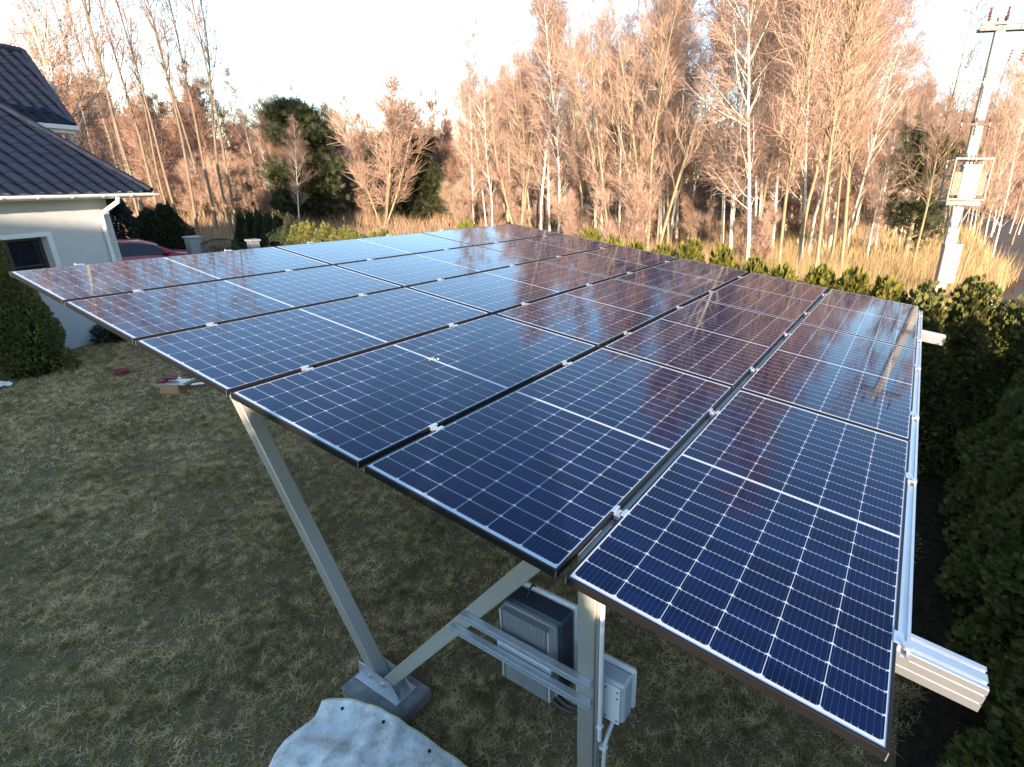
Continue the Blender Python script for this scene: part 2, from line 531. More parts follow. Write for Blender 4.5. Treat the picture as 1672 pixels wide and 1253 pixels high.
def make_panel():
    t = thing('solar_panel', 'x', 'solar panel')
    f = MB()
    hw, lip, th = 0.035, 0.010, 0.002
    f.bbox((0, 0, -hw), (UW, lip, 0), 0.0012)
    f.bbox((0, VL - lip, -hw), (UW, VL, 0), 0.0012)
    f.bbox((0, lip, -hw), (lip, VL - lip, 0), 0.0012)
    f.bbox((UW - lip, lip, -hw), (UW, VL - lip, 0), 0.0012)
    f.build('frame', MAT['black_frame'], t)
    for x in (0.0004, UW - 0.0034):
        e_ = MB(); e_.box((x, -0.0007, -hw + 0.001), (x + 0.003, -0.0001, -0.001)); e_.build('corner_edge', MAT['alu'], t)
    g = MB()
    g.box((lip - 0.001, lip - 0.001, -0.007), (UW - lip + 0.001, VL - lip + 0.001, -0.0018))
    g.build('cell_sheet', MAT['cells'], t)
    return t


ORDN = ['first', 'second', 'third', 'fourth', 'fifth', 'sixth']
ROWN = ['near', 'middle', 'far']
p0 = make_panel()
for iu in range(6):
    for iv in range(3):
        lab = 'blue-black framed solar panel, %s column from the house side, %s row of the tilted array' % (ORDN[iu], ROWN[iv])
        loc = tuple(pan(iu * (UW + GU), iv * (VL + GV)))
        if iu == 0 and iv == 0:
            o = p0; o.location = loc; o['label'] = lab; o['group'] = 'solar panels of the tilted array'
        else:
            o = dup(p0, loc, 0, (1, 1, 1), lab, 'solar panels of the tilted array')
        o.rotation_euler = (0, TH, 0)

# a bird dropping on the fourth column
b = MB(); rb_ = np.random.default_rng(8); q0 = pan(*[3.48, 0.92], 0.0)
u0, v0 = 3.62, 1.06
for k_ in range(7):
    du, dv, r_ = rb_.normal(0, 0.018), rb_.normal(0, 0.014), rb_.uniform(0.004, 0.013)
    a = np.linspace(0, 2 * PI, 9)[:-1]
    b.add([pan(u0 + du + r_ * math.cos(t_), v0 + dv + r_ * 0.7 * math.sin(t_), -0.0010) for t_ in a] + [pan(u0 + du, v0 + dv, 0.0008)], t=[(i, (i + 1) % 8, 8) for i in range(8)])
tag(b.build('bird_dropping', MAT['white_plastic']), 'small white bird dropping on the glass of a panel in the near row', 'dropping')

# the rack under the panels
rack = thing('panel_rack', 'pale metal rack of beams, rails, post and slanted legs carrying the solar panels', 'panel rack')
NB0, NB1 = -0.072, -0.175                        # beam top and bottom
VB = [(0.48, 0.58), (5.30, 5.40)]
for va, vb in VB:
    b = MB()
    L0, L1 = 0.25, 6.715
    b.box((L0, va, NB1), (L1 - 0.004, vb, NB0 - 0.006), fr=PF)
    # ribs of the extruded profile: top grooves and front grooves
    for a, c in ((0.0, 0.014), (0.030, 0.066), (0.082, 0.1)):
        b.box((L0, va + a, NB0 - 0.006), (L1, va + c, NB0), fr=PF)
    for a, c in ((0.002, 0.034), (0.040, 0.072), (0.078, 0.101)):
        b.box((L0, va - 0.004, NB1 + a), (L1, va, NB1 + c), fr=PF)
    b.build('beam', MAT['alu'], rack)
US = [-0.045] + [k * (UW + GU) - GU / 2 for k in range(1, 6)] + [6 * (UW + GU) - GU + 0.026]
rail_prof = [(-0.02, -0.035), (-0.009, -0.035), (-0.009, -0.045), (0.009, -0.045), (0.009, -0.035), (0.02, -0.035), (0.02, -0.071), (-0.02, -0.071)]
for i, u in enumerate(US):
    r = MB()
    dz = 0.012 if i in (0, 6) else -0.002
    r.prism([(u + a, n_ + dz) for a, n_ in rail_prof], 0.15 if i not in (0, 6) else 0.40, 6.18, PF)
    r.build('rail', MAT['alu'], rack)
CV = [0.44, 1.64, 2.55, 3.69, 4.66, 5.83]
for i, u in enumerate(US):
    for v in CV:
        c = MB()
        if 0 < i < 6:
            c.bbox((u - 0.033, v - 0.025, 0.0008), (u - 0.014, v + 0.025, 0.004), 0.001, fr=PF)
            c.bbox((u + 0.014, v - 0.025, 0.0008), (u + 0.033, v + 0.025, 0.004), 0.001, fr=PF)
            c.bbox((u - 0.0165, v - 0.025, -0.03), (u - 0.0135, v + 0.025, 0.0035), 0.0005, fr=PF)
            c.bbox((u + 0.0135, v - 0.025, -0.03), (u + 0.0165, v + 0.025, 0.0035), 0.0005, fr=PF)
            c.bbox((u - 0.0135, v - 0.025, -0.03), (u + 0.0135, v + 0.025, -0.012), 0.0005, fr=PF)
            c.tubes(np.array([pan(u, v, -0.012), pan(u, v, 0.002)])[None], 0.0065, 6, cap=True)
        else:
            sg = 1 if i == 6 else -1
            e = 6 * (UW + GU) - GU if i == 6 else 0.0
            lo, hi = sorted((e - sg * 0.012, e + sg * 0.018))
            c.bbox((lo, v - 0.028, 0.0008), (hi, v + 0.028, 0.0045), 0.001, fr=PF)
            lo, hi = sorted((e + sg * 0.002, e + sg * 0.006))
            c.bbox((lo, v - 0.028, -0.022), (hi, v + 0.028, 0.0006), 0.001, fr=PF)
            lo, hi = sorted((e + sg * 0.008, e + sg * 0.046))
            c.bbox((lo, v - 0.016, -0.0225), (hi, v + 0.016, -0.010), 0.001, fr=PF)
            c.tubes(np.array([pan(e + sg * 0.020, v - 0.03, -0.005), pan(e + sg * 0.020, v - 0.03, 0.012)])[None], 0.008, 6, cap=True)
        c.build('clamp', MAT['alu'], rack)


def bar(mb, a, b, wx, y0, y1):
    """rectangular bar from a to b (x,z points on its centre line), wx wide in the x-z plane, y0..y1 deep"""
    a = np.array([a[0], 0, a[1]], float); b = np.array([b[0], 0, b[1]], float)
    L = np.linalg.norm(b - a); Z = (b - a) / L
    X = np.array([Z[2], 0, -Z[0]])
    mb.bbox((-wx / 2, y0, 0), (wx / 2, y1, L), 0.005, fr=(a, X, (0, 1, 0), Z))


def pz(x, n):                                    # height of the plane n above world x
    u = (x - math.sin(TH) * n) / math.cos(TH)
    return Z0 - math.sin(TH) * u + math.cos(TH) * n


for k_, (va, vb) in enumerate(VB):
    lg = MB(); bar(lg, (3.30, 0.14), (1.855, pz(1.855, NB1) - 0.012), 0.10, va, vb); lg.build('leg', MAT['steel'], rack)
    br = MB(); bar(br, (3.41, 0.18), (5.06, 0.18 + 1.65 * 1.214), 0.095, va + 0.002, vb - 0.03); br.build('brace', MAT['steel'], rack)
    ps = MB()
    ps.bbox((5.105, va, 0.0), (5.205, va + 0.062, pz(5.205, NB1) - 0.002), 0.004)
    ps.bbox((5.206, va + 0.012, 0.0), (5.222, va + 0.05, pz(5.222, NB1) - 0.002), 0.002)
    ps.build('post', MAT['steel'], rack)
    fb = MB()
    y0, y1 = va - 0.03, vb + 0.03
    fb.bbox((3.10, y0 - 0.012, 0.102), (3.57, y1 + 0.012, 0.114), 0.002)
    plate = [(3.11, 0.115), (3.565, 0.115), (3.55, 0.13), (3.475, 0.235), (3.24, 0.26), (3.12, 0.245)]
    fb.prism(plate, y0 + 0.018, y0 + 0.027); fb.prism(plate, y1 - 0.027, y1 - 0.018)
    fo = fb.build('foot_bracket', MAT['galv'], rack)
    for bx in (3.25, 3.395):
        bo = MB()
        bo.tubes(np.array([(bx, y0 + 0.0175, 0.185), (bx, y0 + 0.002, 0.185)])[None], 0.019, 6, cap=True)
        bo.tubes(np.array([(bx, y0 + 0.0175, 0.185), (bx, y0 + 0.012, 0.185)])[None], 0.026, 12, cap=True)
        bo.build('bolt', MAT['galv'], fo)
    bo = MB(); bo.rod((3.52, va + 0.05, 0.114), (3.52, va + 0.05, 0.155), 0.010, 8); bo.build('bolt', MAT['galv'], fo)
for z in (1.075 + DZ, 0.935 + DZ):
    r = MB()
    prof = [(-0.02, -0.018), (0.02, -0.018), (0.02, 0.018), (0.014, 0.018), (0.014, -0.011), (-0.014, -0.011), (-0.014, 0.018), (-0.02, 0.018)]
    o, X, Y, Z = np.array([0, 0.459, z]), np.array([0, 0, 1.0]), np.array([1.0, 0, 0]), np.array([0, -1.0, 0])
    xl = 4.31 if z > 1.25 else 4.22
    r.prism(prof, xl, 5.196, (o, X, Y, Z))
    r.box((-0.013, xl + 0.002, -0.0105), (0.013, 5.194, -0.004), fr=(o, X, Y, Z))
    r.build('inverter_rail', MAT['galv'], rack)

for y in (0.37, 5.19):
    fo = MB()
    fo.bbox((3.07, y - 0.04, -0.05), (3.665, y + 0.31, 0.1), 0.010)
    tag(fo.build('concrete_footing', MAT['concrete'], loc=(3.5, y, 0)), 'square grey concrete footing block under the V of slanted legs beside the tarp' if y < 1 else 'square concrete footing block under the far side of the array', 'footing')
for y in (0.53, 5.35):
    fo = MB(); fo.bbox((5.0, y - 0.2, -0.05), (5.34, y + 0.2, 0.04), 0.012)
    tag(fo.build('concrete_footing', MAT['concrete'], loc=(5.17, y, 0)), 'concrete footing under the upright post with the white junction box' if y < 1 else 'concrete footing under the far upright post', 'footing')

# inverter hanging on the two rails
inv = thing('inverter', 'finned grey inverter with dark casing hung between the brace and the post', 'inverter', (4.74, 0.62, 0.68 + DZ))
ix, iy, iz = 4.74, 0.62, 0.68


def local(b, name, mat, parent, o):
    return b.build(name, mat, parent, loc=None) if o is None else _loc(b, name, mat, parent, o)


def _loc(b, name, mat, parent, o):
    b.v = [v - np.asarray(o, float) for v in b.v]
    return b.build(name, mat, parent)


IO = (ix, iy, iz)
b = MB(); b.bbox((4.535, 0.575, 0.70), (4.945, 0.70, 1.235), 0.012); _loc(b, 'casing', MAT['casing'], inv, IO)
b = MB(); b.bbox((4.522, 0.701, 0.685), (4.958, 0.735, 1.25), 0.010); _loc(b, 'front_cover', MAT['white_plastic'], inv, IO)
b = MB()
b.box((4.56, 0.555, 0.71), (4.92, 0.574, 1.215))
for i in range(34):
    x = 4.585 + i * 0.0088
    b.box((x, 0.512, 0.98), (x + 0.0028, 0.5545, 1.205))
for i in range(34):
    x = 4.585 + i * 0.0088
    b.box((x, 0.512, 0.69), (x + 0.0028, 0.5545, 0.93))
b.box((4.562, 0.508, 0.70), (4.574, 0.554, 1.21)); b.box((4.893, 0.508, 0.70), (4.906, 0.554, 1.21))
_loc(b, 'heat_sink', MAT['fins'], inv, IO)
b = MB(); b.bbox((4.55, 0.487, 0.935), (4.93, 0.511, 0.985), 0.002); b.bbox((4.55, 0.487, 1.04), (4.93, 0.511, 1.05), 0.002)
_loc(b, 'bracket', MAT['galv'], inv, IO)
b = MB(); b.tubes(np.array([(4.66, 0.715, 1.25), (4.66, 0.70, 1.275), (4.665, 0.66, 1.275), (4.668, 0.64, 1.245), (4.668, 0.635, 1.236)])[None], 0.006, 6)
_loc(b, 'handle', MAT['rubber'], inv, IO)
th_ = np.linspace(0, 1, 14)
for k_, (x0, x1, sag) in enumerate(((4.70, 5.12, 0.17), (4.78, 5.12, 0.12))):
    P = np.stack([x0 + (x1 - x0) * th_, 0.64 - 0.04 * th_, 0.70 - sag * np.sin(th_ * PI) ** 0.8 + 0.03 * th_], 1)
    b = MB(); b.tubes(P[None], 0.014, 7); b.build('cable', MAT['rubber'])
    cb_ = bpy.context.scene.collection.objects[-1]
    cb_.location.z = DZ
    tag(cb_, 'black cable looping from the inverter to the post, %s of two' % ('lower' if k_ == 0 else 'upper'), 'cable')

# junction box behind the post
jb = thing('junction_box', 'white plastic junction box on a plate behind the upright post', 'junction box', (5.2, 0.6, 0.78 + DZ))
JO = (5.2, 0.6, 0.78)
b = MB(); b.bbox((5.055, 0.546, 0.79), (5.10, 0.554, 0.99), 0.002); b.bbox((5.224, 0.546, 0.775), (5.325, 0.554, 1.03), 0.002); _loc(b, 'mounting_plate', MAT['white_plastic'], jb, JO)
b = MB(); b.bbox((5.06, 0.556, 0.775), (5.345, 0.66, 1.045), 0.014); _loc(b, 'body', MAT['grey_plastic'], jb, JO)
b = MB(); b.bbox((5.052, 0.661, 0.768), (5.353, 0.70, 1.052), 0.016); b.bbox((5.075, 0.70, 0.79), (5.33, 0.712, 1.03), 0.006); _loc(b, 'cover', MAT['white_plastic'], jb, JO)
for x, z in ((5.24, 0.80), (5.31, 0.80), (5.24, 1.005), (5.31, 1.005), (5.31, 0.96), (5.083, 0.97), (5.083, 0.93), (5.083, 0.81)):
    b = MB(); b.rod((x, 0.5455, z), (x, 0.542, z), 0.0045, 8); _loc(b, 'screw', MAT['iron'], jb, JO)
# conduit pipes
b = MB(); b.tubes(np.array([(5.236, 0.500, pz(5.236, NB1) - 0.005), (5.236, 0.500, 1.4 + DZ), (5.236, 0.500, 0.66 + DZ)])[None], 0.0125, 10, cap=True)
cdt = tag(b.build('conduit_pipe', MAT['white_plastic']), 'straight white conduit pipe running down the side of the upright post', 'pipe')
b = MB(); b.bbox((5.2225, 0.484, 0.755 + DZ), (5.253, 0.516, 0.77 + DZ), 0.003); b.build('pipe_clip', MAT['white_plastic'], cdt)
b = MB(); b.tubes(np.array([(5.27, 0.60, 0.775 + DZ), (5.268, 0.595, 0.72 + DZ), (5.258, 0.56, 0.66 + DZ), (5.252, 0.535, 0.60 + DZ), (5.25, 0.53, 0.5 + DZ), (5.25, 0.53, 0.0)])[None], 0.0125, 10, cap=True)
cdt = tag(b.build('conduit_pipe', MAT['white_plastic']), 'bent white conduit pipe dropping from the junction box to the ground', 'pipe')
b = MB(); b.bbox((5.2225, 0.512, 0.565 + DZ), (5.268, 0.548, 0.582 + DZ), 0.003); b.build('pipe_clip', MAT['white_plastic'], cdt)

# ------------------------------------------------------------------ ground
def sheet(x0, x1, y0, y1, z, nx, ny, amp=0.0, seed=0):
    X, Y = np.meshgrid(np.linspace(x0, x1, nx), np.linspace(y0, y1, ny), indexing='ij')
    Z = np.full_like(X, z)
    if amp:
        r = np.random.default_rng(seed)
        for _ in range(10):
            a, b_, p = r.uniform(-1, 1), r.uniform(-1, 1), r.uniform(0, 6.3)
            f_ = r.uniform(0.5, 2.6)
            Z += amp / 4 * np.sin((a * X + b_ * Y) * f_ + p)
    V = np.stack([X, Y, Z], -1).reshape(-1, 3)
    i = (np.arange(nx - 1)[:, None] * ny + np.arange(ny - 1)[None]).ravel()
    return V, np.stack([i, i + ny, i + ny + 1, i + 1], -1)


b = MB(); b.add(*sheet(-900, 900, -900, 900, -0.02, 60, 60))
tag(b.build('ground', MAT['field']), kind='structure')
b = MB(); b.add(*sheet(-22, 9.2, -18, 11.4, 0.0, 60, 60))
tag(b.build('lawn', MAT['soil'], smooth=True), kind='structure')
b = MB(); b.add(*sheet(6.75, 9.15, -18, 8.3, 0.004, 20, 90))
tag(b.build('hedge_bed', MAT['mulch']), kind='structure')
# dirt track beyond the hedge on the right
pts = np.array([(10.2, 8.0), (9.6, 13.0), (10.3, 19.0), (11.8, 27.0), (11.8, 36.0), (13.0, 50.0), (15.5, 66.0), (12.0, 95.0)])
tt = np.linspace(0, 7, 60); cx_ = np.interp(tt, range(8), pts[:, 0]); cy_ = np.interp(tt, range(8), pts[:, 1])
wd = np.interp(tt, range(8), [2.6, 2.4, 1.7, 1.3, 1.6, 2.6, 4.0, 4.0])
tr = np.stack([np.gradient(cx_), np.gradient(cy_)], 1); tr /= np.linalg.norm(tr, axis=1, keepdims=True)
nr = np.stack([tr[:, 1], -tr[:, 0]], 1)
rj = np.random.default_rng(5)
V = []
for s_ in np.linspace(-1, 1, 9):
    jit = rj.normal(0, 0.16, 60) if abs(s_) > 0.9 else 0
    V.append(np.stack([cx_ + nr[:, 0] * (s_ * wd + jit), cy_ + nr[:, 1] * (s_ * wd + jit), np.full(60, 0.0) - 0.015 + 0.05 * (1 - s_ ** 2)], 1))
V = np.stack(V, 1).reshape(-1, 3)
i = (np.arange(59)[:, None] * 9 + np.arange(8)[None]).ravel()
b = MB(); b.add(V, np.stack([i, i + 1, i + 10, i + 9], -1)); tag(b.build('dirt_track', MAT['dirt'], smooth=True), kind='structure')


def blades(rng, x, y, h, wd_, lean, z0=0.0):
    n = len(x)
    az = rng.uniform(0, 2 * PI, n); la = rng.uniform(0, 2 * PI, n)
    base = np.stack([x, y, np.full(n, z0)], 1)
    side = np.stack([np.cos(az), np.sin(az), np.zeros(n)], 1) * (wd_ / 2)[:, None]
    tip = base + np.stack([np.cos(la) * lean * h, np.sin(la) * lean * h, h], 1)
    V = np.stack([base - side, base + side, tip], 1).reshape(-1, 3)
    return V, np.arange(3 * n).reshape(-1, 3)


def vnoise(rng, x, y, f_):
    s_ = np.zeros_like(x)
    for _ in range(8):
        a = rng.uniform(0, 2 * PI); k_ = rng.uniform(0.5, 1.6) * f_
        s_ += np.sin((np.cos(a) * x + np.sin(a) * y) * k_ + rng.uniform(0, 6.3))
    return s_ / 4


rng = np.random.default_rng(11)
gb = MB()
for (xa, xb, ya, yb, cnt, hs, ws) in ((-3.2, 8.2, -1.6, 3.2, 330000, 1.0, 1.0), (-9.5, -3.2, -1.5, 5.0, 130000, 1.2, 1.5), (5.0, 8.0, 3.2, 9.5, 30000, 1.2, 1.5), (-3.2, 5.0, 3.2, 6.0, 30000, 1.2, 1.5), (-14, -3, 5.0, 10.3, 22000, 1.5, 2.4)):
    x = rng.uniform(xa, xb, cnt); y = rng.uniform(ya, yb, cnt)
    nz = 0.5 * vnoise(rng, x, y, 5.0) + 0.6 * vnoise(rng, x, y, 22.0)
    keep = (rng.uniform(0, 1, cnt) < 0.70 + 0.55 * nz) & (x < 6.75 + 0.15 * np.sin(y * 3))
    keep &= ~((x > 3.06) & (x < 3.68) & (np.abs(y - 0.505) < 0.18))
    x, y, nz = x[keep], y[keep], nz[keep]
    h = (0.018 + 0.030 * rng.random(len(x)) ** 1.5 + 0.030 * np.clip(nz, -0.45, 1)) * hs
    gb.add(*[a for a in (lambda v, t_: (v, None, t_))(*blades(rng, x, y, h, (0.0042 + 0.0045 * rng.random(len(x))) * ws, rng.uniform(0.5, 3.2, len(x)), 0.001))])
tag(gb.build('lawn_grass', MAT['blade']), 'short matted brown-green winter grass covering the lawn', 'grass', kind='stuff')
n = 420
x = np.concatenate([rng.uniform(-3, 8, n), rng.uniform(-9, -3, 300)]); y = np.concatenate([rng.uniform(-1.5, 3, n), rng.uniform(-1, 5, 300)])
keep = ~((x > 3.0) & (x < 3.75) & (np.abs(y - 0.5) < 0.25)); x, y = x[keep], y[keep]; n = len(x)
az = rng.uniform(0, 6.28, n); s_ = rng.uniform(0.006, 0.018, n)
d1 = np.stack([np.cos(az), np.sin(az), rng.uniform(-.3, .3, n)], 1) * s_[:, None]; d2 = np.stack([-np.sin(az), np.cos(az), rng.uniform(-.3, .3, n)], 1) * (s_ * 0.6)[:, None]
c0 = np.stack([x, y, np.full(n, 0.028)], 1)
b = MB(); b.add(np.stack([c0 - d1, c0 - d2 * 0.8, c0 + d1, c0 + d2], 1).reshape(-1, 3), np.arange(4 * n).reshape(-1, 4))
tag(b.build('fallen_leaves', MAT['leaf']), 'small dead leaves scattered over the lawn', 'leaves', kind='stuff')


def in_track(x, y):
    d = np.full(len(x), 99.0)
    for i_ in range(60):
        d = np.minimum(d, np.hypot(x - cx_[i_], y - cy_[i_]) - wd[i_])
    return d


# tall dry grass: golden on the right, reddish on the left
def field(name, mat, label, zones, seed):
    rng = np.random.default_rng(seed); f = MB()
    for (xa, xb, ya, yb, cnt, h0, h1, wd0, dens) in zones:
        x = rng.uniform(xa, xb, cnt); y = rng.uniform(ya, yb, cnt)
        nz = vnoise(rng, x, y, 1.1)
        keep = (rng.uniform(0, 1, cnt) < dens + 0.5 * nz) & (in_track(x, y) > 0.25)
        x, y, nz = x[keep], y[keep], nz[keep]
        D = np.hypot(x - CAM[0], y - CAM[1])
        h = (h0 + (h1 - h0) * rng.random(len(x)) ** 1.4) * (1 + 0.25 * nz)
        f.add(*(lambda v, t_: (v, None, t_))(*blades(rng, x, y, h, wd0 * (0.6 + 0.8 * rng.random(len(x))) * (D / 25), rng.uniform(0.05, 0.55, len(x)), -0.02)))
    return tag(f.build(name, mat), label, 'grass', kind='stuff')


field('dry_grass', MAT['straw'], 'tall golden dry grass beyond the hedge and around the utility pole',
      [(-3, 9.5, 12.0, 24, 90000, 0.45, 1.35, 0.016, 0.6), (-6, 22, 24, 48, 45000, 0.4, 1.2, 0.018, 0.5), (8, 30, 12, 60, 26000, 0.3, 1.0, 0.018, 0.45)], 21)
field('field_grass', MAT['reddish'], 'reddish brown stalks and dry grass of the field before the wood', 
      [(-26, -3, 12.4, 26, 45000, 0.25, 0.8, 0.016, 0.5), (-62, -6, 20, 58, 70000, 0.35, 1.1, 0.018, 0.5), (-62, -22, 8, 20, 26000, 0.3, 0.9, 0.018, 0.5)], 22)


# ------------------------------------------------------------------ bare trees
def grow(rng, base, d, L, K, wob, up):
    N = len(base)
    P = np.zeros((N, K, 3)); P[:, 0] = base; d = unit(d).copy()
    st = (L / (K - 1))[:, None]
    for k_ in range(1, K):
        d = unit(d + rng.normal(0, wob, (N, 3)) + np.array([0, 0, 1.0]) * (up[:, None] if np.ndim(up) else up))
        P[:, k_] = P[:, k_ - 1] + d * st
    return P


def spawn(rng, P, rad, m, t0, t1, ang0, ang1):
    N, K, _ = P.shape
    i = np.repeat(np.arange(N), m)
    t = rng.uniform(t0, t1, N * m)
    f = t * (K - 1); k_ = np.minimum(f.astype(int), K - 2); r = f - k_
    base = P[i, k_] * (1 - r)[:, None] + P[i, k_ + 1] * r[:, None]
    tan = unit(P[i, k_ + 1] - P[i, k_])
    rr = rad[i, k_] * (1 - r) + rad[i, k_ + 1] * r
    a = rng.uniform(ang0, ang1, N * m)
    rnd = rng.normal(0, 1, (N * m, 3)); side = unit(rnd - tan * (rnd * tan).sum(1, keepdims=True))
    return base, tan * np.cos(a)[:, None] + side * np.sin(a)[:, None], rr, t, i


def bare_tree(seed, H, r0, stems=1, spread=0.0, t0=0.3, limbs=34, limb_len=0.26, ang=(0.5, 0.95), subs=7, twigs=7, tw=0.0065, twig_len=0.75, up1=0.10, droop=0.0, wob=0.035, tsides=8):
    rng = np.random.default_rng(seed)
    az = rng.uniform(0, 2 * PI, stems) + np.arange(stems) * 2 * PI / stems
    sp = spread * rng.uniform(0.5, 1.2, stems) if stems > 1 else np.array([rng.uniform(0, 0.05)])
    d = np.stack([np.cos(az) * np.sin(sp), np.sin(az) * np.sin(sp), np.cos(sp)], 1)
    base = np.stack([np.cos(az), np.sin(az), np.zeros(stems)], 1) * (r0 * 1.3 if stems > 1 else 0)
    base[:, 2] = -0.1
    Hs = H * rng.uniform(0.82, 1.0, stems); Hs[0] = H
    P = grow(rng, base, d, Hs, 14, wob, 0.02)
    q = np.linspace(0, 1, 14)
    prof = (1 - q) ** 0.85 * 0.92 + 0.08
    prof[0] *= 1.35
    rad = r0 * prof[None] * (Hs / H)[:, None] * (0.8 if stems > 1 else 1)
    tk = MB(); tk.tubes(P, rad, tsides)
    cr = MB()
    b1, d1, rr, t, i1 = spawn(rng, P, rad, limbs // stems, t0, 0.985, ang[0], ang[1])
    L1 = (limb_len * H * np.minimum(1.08 - t, 0.18 + 1.1 * np.maximum(t - 0.1, 0)) + 0.05 * H) * rng.uniform(0.55, 1.25, len(t))
    P1 = grow(rng, b1, d1, L1, 7, 0.10, up1)
    r1 = np.minimum(rr * 0.55, 0.007 + 0.0065 * L1)[:, None] * np.linspace(1, 0.22, 7)[None]
    tk.tubes(P1, r1, 4)
    b2, d2, rr2, t2, i2 = spawn(rng, P1, r1, subs, 0.15, 1.0, 0.35, 0.9)
    L2 = (0.42 * L1[i2] * (1.15 - t2) + 0.25) * rng.uniform(0.6, 1.2, len(t2))
    P2 = grow(rng, b2, d2, L2, 5, 0.13, 0.10 - droop)
    r2 = np.minimum(rr2 * 0.7, 0.012)[:, None] * np.linspace(1, 0.5, 5)[None]
    cr.tubes(P2, r2, 3)
    b3, d3, rr3, t3, i3 = spawn(rng, P2, r2, twigs, 0.1, 1.0, 0.3, 0.9)
    L3 = twig_len * rng.uniform(0.35, 1.15, len(t3)) * np.minimum(1, 0.5 + L2[i3])
    P3 = grow(rng, b3, d3, L3, 3, 0.16, 0.06 - droop * 2)
    cr.tubes(P3, np.array([[tw, tw * 0.8, tw * 0.35]]), 3)
    return tk, cr


def tree_proto(name, kind, mats, **kw):
    tk, cr = bare_tree(**kw)
    t = thing(name, 'x', 'tree', (0, 0, -500))
    tk.build('trunk', mats[0], t, smooth=True)
    cr.build('crown', mats[1], t)
    return t


BI = [tree_proto('birch_tree', 'birch', (MAT['birch'], MAT['twig']), seed=100 + i, H=14, r0=0.080, limbs=56, subs=8, twigs=9, droop=0.05, t0=0.16, tw=0.0058) for i in range(4)]
AL = [tree_proto('alder_tree', 'alder', (MAT['alder'], MAT['twig_tan']), seed=200 + i, H=11.5, r0=0.105, stems=4, spread=0.26, limbs=60, subs=6, twigs=6, t0=0.22, tw=0.0055, ang=(0.35, 0.8), limb_len=0.22) for i in range(3)]
SL = [tree_proto('alder_tree', 'slim', (MAT['alder'], MAT['twig_tan']), seed=300 + i, H=13, r0=0.066, limbs=44, subs=6, twigs=6, t0=0.26, tw=0.0055, ang=(0.4, 0.75), limb_len=0.24) for i in range(3)]
AS = [tree_proto('aspen_tree', 'aspen', (MAT['aspen'], MAT['twig']), seed=430 + i, H=18, r0=0.085, limbs=24, subs=4, twigs=6, t0=0.42, ang=(0.35, 0.7), limb_len=0.20, tw=0.0085, twig_len=1.0) for i in range(3)]
BG = [tree_proto('thicket_tree', 'bg', (MAT['aspen'], MAT['twig_red']), seed=500 + i, H=9.5, r0=0.09, stems=2, spread=0.14, limbs=50, subs=7, twigs=6, t0=0.12, tw=0.012, twig_len=1.0, limb_len=0.24, tsides=6) for i in range(3)]
SH = [tree_proto('bare_shrub', 'shrub', (MAT['alder'], MAT['twig']), seed=600 + i, H=5.5, r0=0.05, stems=9, spread=0.42, limbs=81, subs=6, twigs=8, t0=0.15, tw=0.008, limb_len=0.30, ang=(0.25, 0.6), tsides=5) for i in range(2)]


class Used:
    s = set()


def plant(proto, loc, s=1.0, rz=None, label=None, group=None, cat='tree', name=None, tilt=(0, 0), rnd=random.Random(1)):
    rz = rnd.uniform(0, 6.28) if rz is None else rz
    if not isinstance(s, tuple):
        s = (s * rnd.uniform(0.92, 1.08),) * 2 + (s,)
    if proto.name in Used.s:
        return dup(proto, loc, rz, s, label, group, name, cat, tilt)
    Used.s.add(proto.name)
    o = proto
    o.location = loc; o.rotation_euler = (tilt[0], tilt[1], rz); o.scale = s
    if label: o['label'] = label
    if group: o['group'] = group
    elif 'group' in o: del o['group']
    o['category'] = cat
    return o


